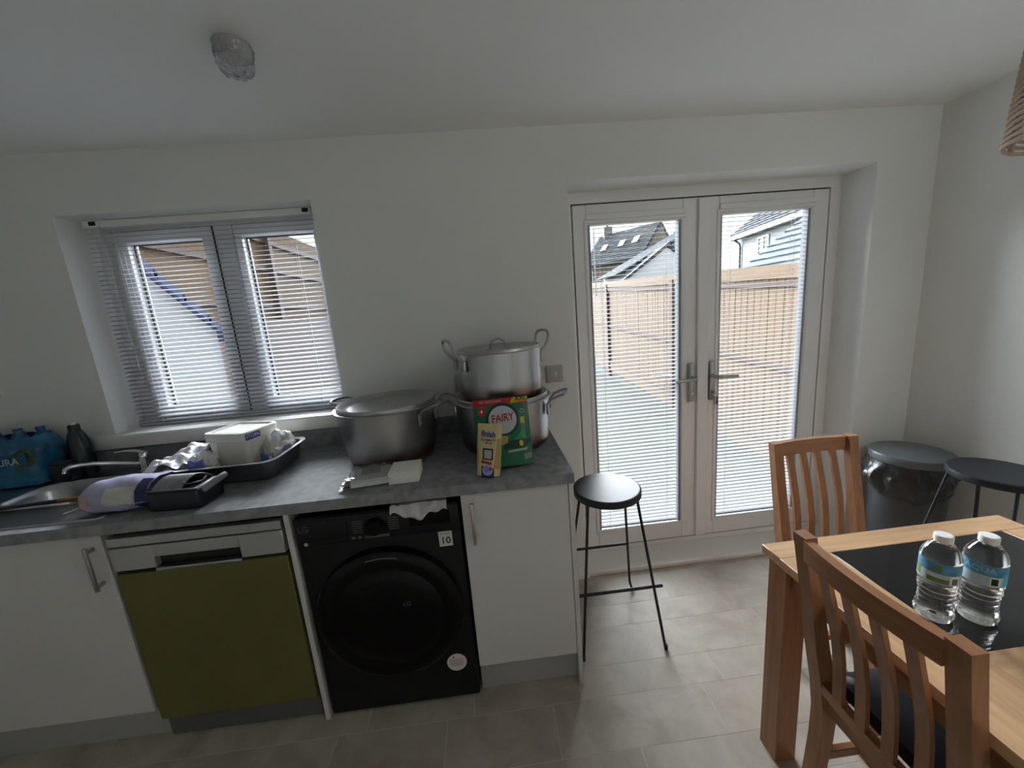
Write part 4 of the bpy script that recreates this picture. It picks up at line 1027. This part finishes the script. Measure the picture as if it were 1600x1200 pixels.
# ------------------------------------------------------------------ water bottles
def bottle(label, loc, rz):
    o = thing('water_bottle', label, 'bottle', loc, rz, 'small water bottles on the table')
    pr = [(0, .004), (.012, .003), (.020, .0), (.027, .001), (.0315, .006)]
    z = .006
    for i in range(6):
        zz = .012 + i * .0125; rr_ = .0325 - .004 * math.sin(PI * i / 5.5)
        pr += [(rr_, zz), (rr_, zz + .006), (rr_ - .0022, zz + .0088), (rr_ - .0022, zz + .0102)]
    pr += [(.0318, .092), (.0322, .098), (.0318, .101), (.0318, .143), (.0325, .147), (.0322, .153), (.029, .164), (.022, .176), (.0135, .186), (.0125, .189), (.0125, .193), (0, .1935)]
    MB().lathe(pr, 36).build('bottle_body', M_water, o, angle=70)
    MB().lathe([(.0145, .186), (.0155, .187), (.0155, .198), (.0150, .2005), (.0135, .2015), (0, .2018)], 28).build('cap', M_smoke, o, label='white screw cap')
    def cyl(r, a0, a1, z0, z1, m, nm, n=20):
        return MB().grid(lambda u, v: (r * math.cos(a0 + (a1 - a0) * u), r * math.sin(a0 + (a1 - a0) * u), z0 + (z1 - z0) * v), n, 2).build(nm, m, o)
    cyl(.0326, -4.6, -0.5, .1225, .1465, M_blabel, 'label_top', 40); cyl(.0326, -4.6, -0.5, .0985, .1223, M_blabel2, 'label_base', 40)
    def curved(s_, size, zc, ac, m, r=.0326):
        text(s_, size, m, o, (0, 0, 0), (0, 0, 0), 'lettering', .0001, .0002, 'CENTER', 1.0, lambda c: Vector(((r + c.z) * math.cos(ac + c.x / r), (r + c.z) * math.sin(ac + c.x / r), zc + c.y)))
    return o, cyl, curved
b1, cyl, cur = bottle('water bottle on the black glass nearer the chair, label with green scene', (0.687, -1.150, TH), 0)
cyl(.0328, -2.75, -2.40, .128, .141, M_blgreen, 'green_patch', 6); cyl(.0328, -3.9, -3.45, .103, .126, M_blgreen, 'green_patch', 6); cyl(.0328, -3.05, -2.0, .101, .112, M_blgreen, 'green_patch', 8)
cyl(.0329, -1.95, -1.45, .1005, .121, M_whiteprint, 'barcode_panel', 6); cyl(.0331, -1.87, -1.53, .102, .1165, M_print, 'barcode', 6)
b2, cyl, cur = bottle('water bottle on the black glass farther from the chair, pale label with large letters', (0.767, -1.169, TH), 0)
cur('AQUA', .0165, .1345, -2.75, M_wraptext, .0329)
cyl(.0329, -2.25, -1.75, .101, .1205, M_whiteprint, 'barcode_panel', 6); cyl(.0331, -2.20, -1.88, .103, .1185, M_fdark, 'dark_panel', 6); cyl(.0329, -1.62, -.95, .1015, .129, M_cyan, 'cyan_panel', 8)

# ------------------------------------------------------------------ ceiling fittings
sa = thing('smoke_alarm', 'ceiling smoke alarm still wrapped in a crumpled clear dust bag', 'smoke alarm', (-0.885, -0.565, HC))
MB().lathe([(.042, 0), (.044, -.006), (.042, -.026), (.034, -.036), (0, -.038)], 36).build('alarm_body', mat('alarm_white', (.62, .62, .61), .5), sa)
qa = crumple(8.8, .010, 26)
def dustbag(u, v):
    a = 2 * PI * u; z = -.078 * v
    r = (.048 - .009 * v) * (1 if v < .85 else max(0.0, (1 - v) / .15)) + qa((math.cos(a) * .12, math.sin(a) * .12, z * 3)) * (1 if .05 < v < .97 else 0)
    r = max(r, .0)
    return (r * math.cos(a), r * math.sin(a), z + .4 * qa((math.cos(a) * .2, math.sin(a) * .2, 2 + z)) * (1 if v > .6 else 0) - .001)
mm = MB().grid(dustbag, 64, 26); bmesh.ops.remove_doubles(mm.bm, verts=mm.bm.verts[:], dist=1e-5); mm.build('dust_bag', clear_mat('dust_film', (.90, .90, .92), .9, .15, .07, 1.3, (.6, .6, .64), .30), sa, angle=22)

lpz = 1.747
lm = thing('pendant_lamp', 'woven rope pendant lampshade hanging above the dining table', 'lamp', (1.09, -1.11, lpz))
NR = 17; rb_, rt_, hs = .200, .186, .205
for i in range(NR):
    t_ = i / (NR - 1); r = rb_ + (rt_ - rb_) * t_; z = .004 + hs * t_
    MB().tube([(r * math.cos(2 * PI * k_ / 56), r * math.sin(2 * PI * k_ / 56), z + .0015 * math.sin(k_ * 7 + i)) for k_ in range(56)], .0043, 6, closed=True).build('rope_ring', M_rope, lm)
for k_ in range(20):
    a = 2 * PI * k_ / 20
    MB().tube([((rb_ - .005) * math.cos(a), (rb_ - .005) * math.sin(a), .004), ((rt_ - .005) * math.cos(a), (rt_ - .005) * math.sin(a), hs + .004)], .009, 6, flat=.35).build('upright_stave', M_ropecore, lm)
MB().tube([(-rt_ + .004, 0, hs), (0, 0, hs + .002), (rt_ - .004, 0, hs)], .003, 6).tube([(0, -rt_ + .004, hs), (0, 0, hs + .002), (0, rt_ - .004, hs)], .003, 6).build('spider', M_satin, lm)
MB().lathe([(.019, .10), (.019, .20), (.012, .215), (0, .216)], 16).build('lamp_holder', M_smoke, lm)
MB().tube([(0, 0, .21), (0, 0, HC - lpz - .02)], .003, 6).build('flex', M_smoke, lm)
MB().lathe([(.05, HC - lpz), (.048, HC - lpz - .018), (.01, HC - lpz - .026), (0, HC - lpz - .026)], 24).build('ceiling_rose', M_smoke, lm)

fl = thing('added_fill_lamp', 'added white uplighter out of view by the right wall, filling the room with light', 'lamp', (1.70, -2.25, 0))  # added out-of-view lamp, put in to brighten the room beyond its daylight
MB().lathe([(0, 0), (.13, 0), (.135, .006), (.13, .016), (.02, .024), (0, .024)], 32).build('base', M_upvc, fl)
MB().tube([(0, 0, .02), (0, 0, 1.70)], .011, 10).build('pole', M_upvc, fl)
MB().lathe([(.012, 1.66), (.03, 1.68), (.09, 1.71), (.14, 1.77), (.150, 1.80), (.147, 1.80), (.136, 1.772), (.088, 1.716), (.0, 1.70)], 32).build('uplight_bowl', M_upvc, fl)
MB().lathe([(0, 1.70), (.014, 1.705), (.020, 1.73), (.016, 1.755), (0, 1.765)], 16).build('bulb', M_smoke, fl)
la = bpy.data.lights.new('added_fill_light', 'AREA'); la.shape = 'DISK'; la.size = .24; la.energy = FILL_W; la.color = (0.98, 1.0, 1.0)  # added fill light thrown up at the ceiling
lo = bpy.data.objects.new('added_fill_light', la); COL.objects.link(lo); lo.parent = fl; lo.location = (0, 0, 1.795); lo.rotation_euler = (PI, 0, 0)

# ------------------------------------------------------------------ garden
SL = 0.0505
def gz(y): return -0.24 + SL * y
gr = MB(); gr.hexa([(-60, .40, gz(.4) - .3), (90, .40, gz(.4) - .3), (90, 140, gz(40) - .3), (-60, 140, gz(40) - .3), (-60, .40, gz(.4)), (90, .40, gz(.4)), (90, 140, gz(40)), (-60, 140, gz(40))])
gr.build('ground', M_grass, kind='structure', smooth=False)
gf = MB(); gf.box(-60, 90, -60, YR - .2, -.3, -.15); gf.build('ground_front', M_paving, kind='structure', smooth=False)

FX = 2.5
fe = thing('garden_fence', 'tall new pine closeboard fence along the right of the garden', 'fence', (FX, 3.0, 0))
def shear(m):   # follow the rising ground, local origin at (FX, 3, 0)
    for v in m.bm.verts: v.co.z += SL * (v.co.y + 3.0); v.co.x -= FX
    return m
ZB, ZT = -0.13, 1.50
yb_ = .55; meshes = {}
bw = .098
i = 0
while yb_ < 10.8:
    k_ = i % 5
    if k_ not in meshes:
        hgt = 0
        m = MB(); m.hexa([(0, 0, ZB), (.008, 0, ZB), (.014, bw + .010, ZB), (.003, bw + .010, ZB), (0, 0, ZT + random.uniform(-.004, .004)), (.008, 0, ZT), (.014, bw + .010, ZT), (.003, bw + .010, ZT)])
        for v in m.bm.verts: v.co.z += SL * v.co.y
        o = m.build('board', M_pine[2], fe, smooth=False); meshes[k_] = o.data
    else: o = link('board', meshes[k_], fe)
    o.location = (random.uniform(-.001, .001), yb_ - 3.0, SL * yb_); yb_ += bw; i += 1
for y in (0.66, 3.58, 6.50, 9.42):
    m = MB().box(FX - .045, FX + .03, y - .05 - 3, y + .05 - 3, -.45, 1.56, .004, 1); shear(m).build('post', M_post, fe)
for z in (0.665, 1.44):
    m = MB().box(FX - .026, FX - .0015, .5 - 3, 10.8 - 3, z - .022, z + .026); shear(m).build('rail', M_rail, fe)
m = MB().box(FX - .030, FX + .03, .5 - 3, 10.8 - 3, 1.495, 1.62); shear(m).build('capping_board', M_pine[1], fe)
m = MB().box(FX - .014, FX + .004, .5 - 3, 10.8 - 3, ZB - .022, ZB); shear(m).build('base_rail', M_rail, fe)
for a in (0.66, 3.58, 6.50):
    m = MB().box(FX - .02, FX + .012, a + .05 - 3, a + 2.87 - 3, ZB - .20, ZB - .022); shear(m).build('gravel_board', M_pine[1], fe)

# left boundary: brick retaining wall with a fence on top
LXF = -3.5
rw = MB().box(LXF - .22, LXF, 1.75, 12, -.6, 1.66).build('retaining_wall', M_brick); tag(rw, 'red brick retaining wall below the raised left garden fence', 'wall')
f2 = thing('raised_fence', 'pine board fence standing on the red brick garden wall', 'fence', (LXF - .12, 6.0, 1.66))
i = 0; y = 1.8; me = None
while y < 11.9:
    if me is None:
        o = MB().hexa([(0, 0, 0), (.010, 0, 0), (.022, .11, 0), (.008, .11, 0), (0, 0, 1.46), (.010, 0, 1.46), (.022, .11, 1.46), (.008, .11, 1.46)]).build('board', M_pine[2], f2, smooth=False); me = o.data
    else: o = link('board', me, f2)
    o.location = (random.uniform(-.003, .003), y - 6, random.uniform(-.004, .004)); y += .098; i += 1
for z in (.22, .78, 1.21): MB().box(.022, .062, -4.2, 5.9, z - .035, z + .035).build('rail', M_rail, f2)
for y in (2.0, 4.7, 7.4, 10.1): MB().box(.022, .11, y - 6.05, y - 5.95, 0, 1.5).build('post', M_post, f2)

# lean-to extension next door, seen through the kitchen window
le = thing('lean_to', 'white walled lean-to with blue slate roof left of the kitchen window', 'extension', (-2.75, 0.6, -0.3))
ly, lz = .6, -.3
def vprof(y0, y1, zt, sl): return [(y0, -.0), (y1, -.0), (y1, zt + sl * (y1 - y0)), (y0, zt)]
x0, x1 = -2.62 + 2.75, -4.6 + 2.75
zr = 2.66; sl = -.728
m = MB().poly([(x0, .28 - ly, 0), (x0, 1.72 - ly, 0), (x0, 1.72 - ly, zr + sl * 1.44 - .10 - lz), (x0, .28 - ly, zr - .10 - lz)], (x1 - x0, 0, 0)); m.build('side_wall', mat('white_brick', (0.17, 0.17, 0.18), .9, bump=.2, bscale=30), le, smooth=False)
for i in range(7):
    a, b_ = .28 + 1.56 * i / 7, .28 + 1.56 * (i + 1) / 7 + .03
    za, zb = zr + sl * (a - .28), zr + sl * (b_ - .28)
    MB().hexa([(x0 + .03, a - ly, za - .09 - lz), (x1, a - ly, za - .09 - lz), (x1, b_ - ly, zb - .078 - lz), (x0 + .03, b_ - ly, zb - .078 - lz), (x0 + .03, a - ly, za - .03 - lz), (x1, a - ly, za - .03 - lz), (x1, b_ - ly, zb - lz + .0), (x0 + .03, b_ - ly, zb - lz)]).build('tile_course', M_slateb, le, smooth=False)

# ------------------------------------------------------------------ far houses
C0 = Vector((-0.2608, -1.8198, 1.4751))
def far(p, k): return C0 + (Vector(p) - C0) * k
def roof(parent, e0, e1, r0, r1, n, m, th=.06, lap=.25, name='tile_course'):
    """courses of tiles from eave e0->e1 up to ridge r0->r1, each lapping over the one below"""
    e0, e1, r0, r1 = map(Vector, (e0, e1, r0, r1))
    nrm = (e1 - e0).cross(r0 - e0).normalized()
    if nrm.z < 0: nrm = -nrm
    for i in range(n):
        a, b_ = i / n, min(1, (i + 1 + lap) / n)
        A0, A1, B0, B1 = e0.lerp(r0, a), e1.lerp(r1, a), e0.lerp(r0, b_), e1.lerp(r1, b_)
        up = nrm * th; lo = nrm * th * .15
        MB().hexa([A0 + up * .2, A1 + up * .2, B1 - lo, B0 - lo, A0 + up * 1.2, A1 + up * 1.2, B1 + up * .35, B0 + up * .35]).build(name, m, parent, smooth=False)
def local(o, p): return Vector(p) - Vector(o.location)
def far_window(parent, o, c, du, w_, h_, nx, nz, nrm):
    """casement with bars: frame part, panes as sub-parts. du: unit along wall, nrm: outward"""
    du, nrm = Vector(du).normalized(), Vector(nrm).normalized(); up = Vector((0, 0, 1)); fw = .07
    m = MB()
    def bar(u0, u1, z0, z1, t0=0, t1=.06):
        P = lambda u, z, t: c + du * u + up * z + nrm * t
        m.hexa([P(u0, z0, t0), P(u1, z0, t0), P(u1, z0, t1), P(u0, z0, t1), P(u0, z1, t0), P(u1, z1, t0), P(u1, z1, t1), P(u0, z1, t1)])
    bar(-w_ / 2, w_ / 2, 0, fw); bar(-w_ / 2, w_ / 2, h_ - fw, h_); bar(-w_ / 2, -w_ / 2 + fw, 0, h_); bar(w_ / 2 - fw, w_ / 2, 0, h_)
    for i in range(1, nx): bar(-w_ / 2 + w_ * i / nx - fw * .6, -w_ / 2 + w_ * i / nx + fw * .6, 0, h_)
    for j in range(1, nz): bar(-w_ / 2, w_ / 2, h_ * j / nz - .022, h_ * j / nz + .022, 0, .045)
    f_ = m.build('window', M_whiteprint, parent, smooth=False)
    for i in range(nx):
        u0, u1 = -w_ / 2 + w_ * i / nx + fw * .5, -w_ / 2 + w_ * (i + 1) / nx - fw * .5
        P = lambda u, z, t: c + du * u + up * z + nrm * t
        MB().hexa([P(u0, fw, 0), P(u1, fw, 0), P(u1, fw, .02), P(u0, fw, .02), P(u0, h_ - fw, 0), P(u1, h_ - fw, 0), P(u1, h_ - fw, .02), P(u0, h_ - fw, .02)]).build('pane', M_winglass, f_, smooth=False)

def gable_house(name, label, cat, E0, d, n, L, wd, rise, zb, wall_m, gab_m, roof_m, courses, over=.3, inset=.4, th=.08):
    """E0 front eave corner, d along the eave, n into the house; ridge at wd in, rise up"""
    E0, d, n = Vector(E0), Vector(d).normalized(), Vector(n).normalized(); up = Vector((0, 0, 1))
    o = thing(name, label, cat, (E0.x, E0.y, zb)); O = Vector(o.location)
    P = lambda u, v, z: E0 + d * u + n * v + up * z - O
    z0 = zb - E0.z
    iv = inset; k_ = rise / wd
    m = MB(); m.hexa([P(over, iv, z0), P(L - over, iv, z0), P(L - over, 2 * wd - iv, z0), P(over, 2 * wd - iv, z0), P(over, iv, iv * k_ - .12), P(L - over, iv, iv * k_ - .12), P(L - over, 2 * wd - iv, iv * k_ - .12), P(over, 2 * wd - iv, iv * k_ - .12)])
    m.build('wall', wall_m, o, smooth=False)
    for u in (over, L - over - .2):
        MB().poly([P(u, iv, iv * k_ - .12), P(u, 2 * wd - iv, iv * k_ - .12), P(u, wd, rise - .12)], d * .2).build('gable', gab_m, o, smooth=False)
    roof(o, P(0, 0, 0), P(L, 0, 0), P(0, wd, rise), P(L, wd, rise), courses, roof_m, th)
    roof(o, P(0, 2 * wd, 0), P(L, 2 * wd, 0), P(0, wd, rise), P(L, wd, rise), max(3, courses // 3), roof_m, th)
    return o, P, k_
SC = 2.2
E0 = far((8.078, 17.821, 3.695), SC); dA, nA = Vector((-.55, .835, 0)), Vector((.835, .55, 0))
hA, P, kA = gable_house('house', 'far house with grey roof, tan stone gable and chimney', 'house', E0, dA, nA, 4.05 * SC, 1.857 * SC, 1.869 * SC, .8, M_stone, M_stone, M_slate, 16, .1, .35, .10)
MB().poly([P(-.05, -.15, -.28), P(-.05, 0, -.02), P(-.05, 1.857 * SC, 1.869 * SC - .10), P(-.05, 1.857 * SC, 1.869 * SC - .42)], dA.normalized() * .12).build('bargeboard', M_verge, hA, smooth=False)
MB().hexa([P(0, -.12, -.2), P(8.9, -.12, -.2), P(8.9, .05, -.2), P(0, .05, -.2), P(0, -.12, .02), P(8.9, -.12, .02), P(8.9, .05, .02), P(0, .05, .02)]).build('gutter', M_verge, hA, smooth=False)
pc = P(3.55 * SC, 1.857 * SC, 1.869 * SC)
MB().box(pc.x - .55, pc.x + .55, pc.y - .45, pc.y + .45, pc.z - .9, pc.z + .95, .03, 1).build('chimney', mat('pale_chimney', (0.203, 0.181, 0.174), .9), hA)
MB().lathe([(.16, 0), (.14, .5), (0, .5)], 12, (pc.x, pc.y, pc.z + .95)).build('chimney_pot', M_verge, hA)
for u, v in ((3.02 * SC, .92 * SC), (1.85 * SC, .98 * SC), (.95 * SC, 1.02 * SC)):
    c_ = P(u, v, v * kA); sv = (nA * 1 + Vector((0, 0, kA))).normalized(); nn = dA.normalized().cross(sv).normalized()
    if nn.z < 0: nn = -nn
    q = [c_ + dA.normalized() * a * .36 + sv * b_ * .52 + nn * .13 for a, b_ in ((-1, -1), (1, -1), (1, 1), (-1, 1))]
    MB().poly(q, nn * .09).build('skylight', mat('skylight_glass', (.42, .43, .45), .15), hA, smooth=False)
far_window(hA, None, P(3.72 * SC, .33, -2.05), dA, 1.7, 1.5, 3, 2, -nA)

k2 = 2.0
E0 = far((7.632, 10.0, 3.18), k2); dB, nB = Vector((-.14, -.99, 0)), Vector((.99, -.14, 0))
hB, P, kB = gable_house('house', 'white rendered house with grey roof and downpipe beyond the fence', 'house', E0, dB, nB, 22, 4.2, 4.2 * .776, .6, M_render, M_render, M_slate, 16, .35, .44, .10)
MB().hexa([P(0, -.10, -.24), P(22, -.10, -.24), P(22, .30, -.24), P(0, .30, -.24), P(0, -.10, .02), P(22, -.10, .02), P(22, .30, .10), P(0, .30, .10)]).build('soffit', mat('grey_fascia', (.12, .125, .13), .6), hB, smooth=False)
pp = P(.42, .36, 0)
MB().tube([P(.42, -.05, -.2), P(.42, .30, -.45), P(.42, .36, -.6), P(.42, .36, -4.4)], .055, 8).build('downpipe', M_verge, hB)
far_window(hB, None, P(2.75, .44, -1.42), dB, 1.05, .98, 2, 4, -nB)
far_window(hB, None, P(5.65, .44, -.95), dB, .62, .60, 1, 3, -nB)

# pale slate garage roof just over the fence (right leaf)
gE = thing('garage', 'pale blue slate roofed garage just beyond the right fence', 'garage', (6.2, 3.5, 0))
O = Vector(gE.location)
e0, r0 = Vector((5.05, 6.0, 1.79)), Vector((7.05, 6.0, 3.26))
dE = Vector((0, -6.5, 0))
roof(gE, e0 - O, e0 + dE - O, r0 - O, r0 + dE - O, 11, M_slatel, .05)
f0 = Vector((9.05, 6.0, 1.79)); roof(gE, f0 - O, f0 + dE - O, r0 - O, r0 + dE - O, 5, M_slatel, .05)
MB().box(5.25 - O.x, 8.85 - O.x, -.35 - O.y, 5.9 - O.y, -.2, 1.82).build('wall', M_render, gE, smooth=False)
MB().poly([(5.25 - O.x, 5.7 - O.y, 1.82), (8.85 - O.x, 5.7 - O.y, 1.82), (7.05 - O.x, 5.7 - O.y, 3.18)], (0, .18, 0)).build('gable', M_render, gE, smooth=False)

# white gabled garage (left leaf)
gC = thing('garage', 'white gabled garage with dark verge seen over the left fence section', 'garage', (5.595, 12.0, 0))
O = Vector(gC.location); ap = Vector((5.595, 10.0, 3.093)); hwC = 1.75; zC = 3.093 - .70 * hwC
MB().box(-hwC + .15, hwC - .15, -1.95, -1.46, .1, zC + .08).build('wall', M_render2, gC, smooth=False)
MB().poly([(-hwC + .15, -1.95, zC + .08), (hwC - .15, -1.95, zC + .08), (0, -1.95, 3.03)], (0, .15, 0)).build('gable', M_render2, gC, smooth=False)
for s_ in (-1, 1):
    roof(gC, (s_ * hwC, -2.0, zC), (s_ * hwC, -1.43, zC), (0, -2.0, 3.093), (0, -1.43, 3.093), 9, M_slatel, .035)
    MB().poly([(s_ * hwC, -2.04, zC - .02), (0, -2.04, 3.075), (0, -2.04, 3.175), (s_ * hwC, -2.04, zC + .08)], (0, .06, 0)).build('verge_board', M_verge, gC, smooth=False)

# grey roof behind it
gD = thing('outbuilding', 'grey slate roofed building between the white garage and the far house', 'building', (6.0, 12.9, 0))
O = Vector(gD.location)
e0, r0 = Vector((4.179, 13.0, 2.352)), Vector((7.55, 13.0, 3.995)); dD = Vector((0, -2.40, 0))
roof(gD, e0 - O, e0 + dD - O, r0 - O, r0 + dD - O, 15, M_slatel, .05)
MB().poly([(4.5 - O.x, 10.65 - O.y, .2), (7.5 - O.x, 10.65 - O.y, .2), (7.5 - O.x, 10.65 - O.y, 3.90), (4.5 - O.x, 10.65 - O.y, 2.44)], (0, 2.3, 0)).build('wall', M_render, gD, smooth=False)
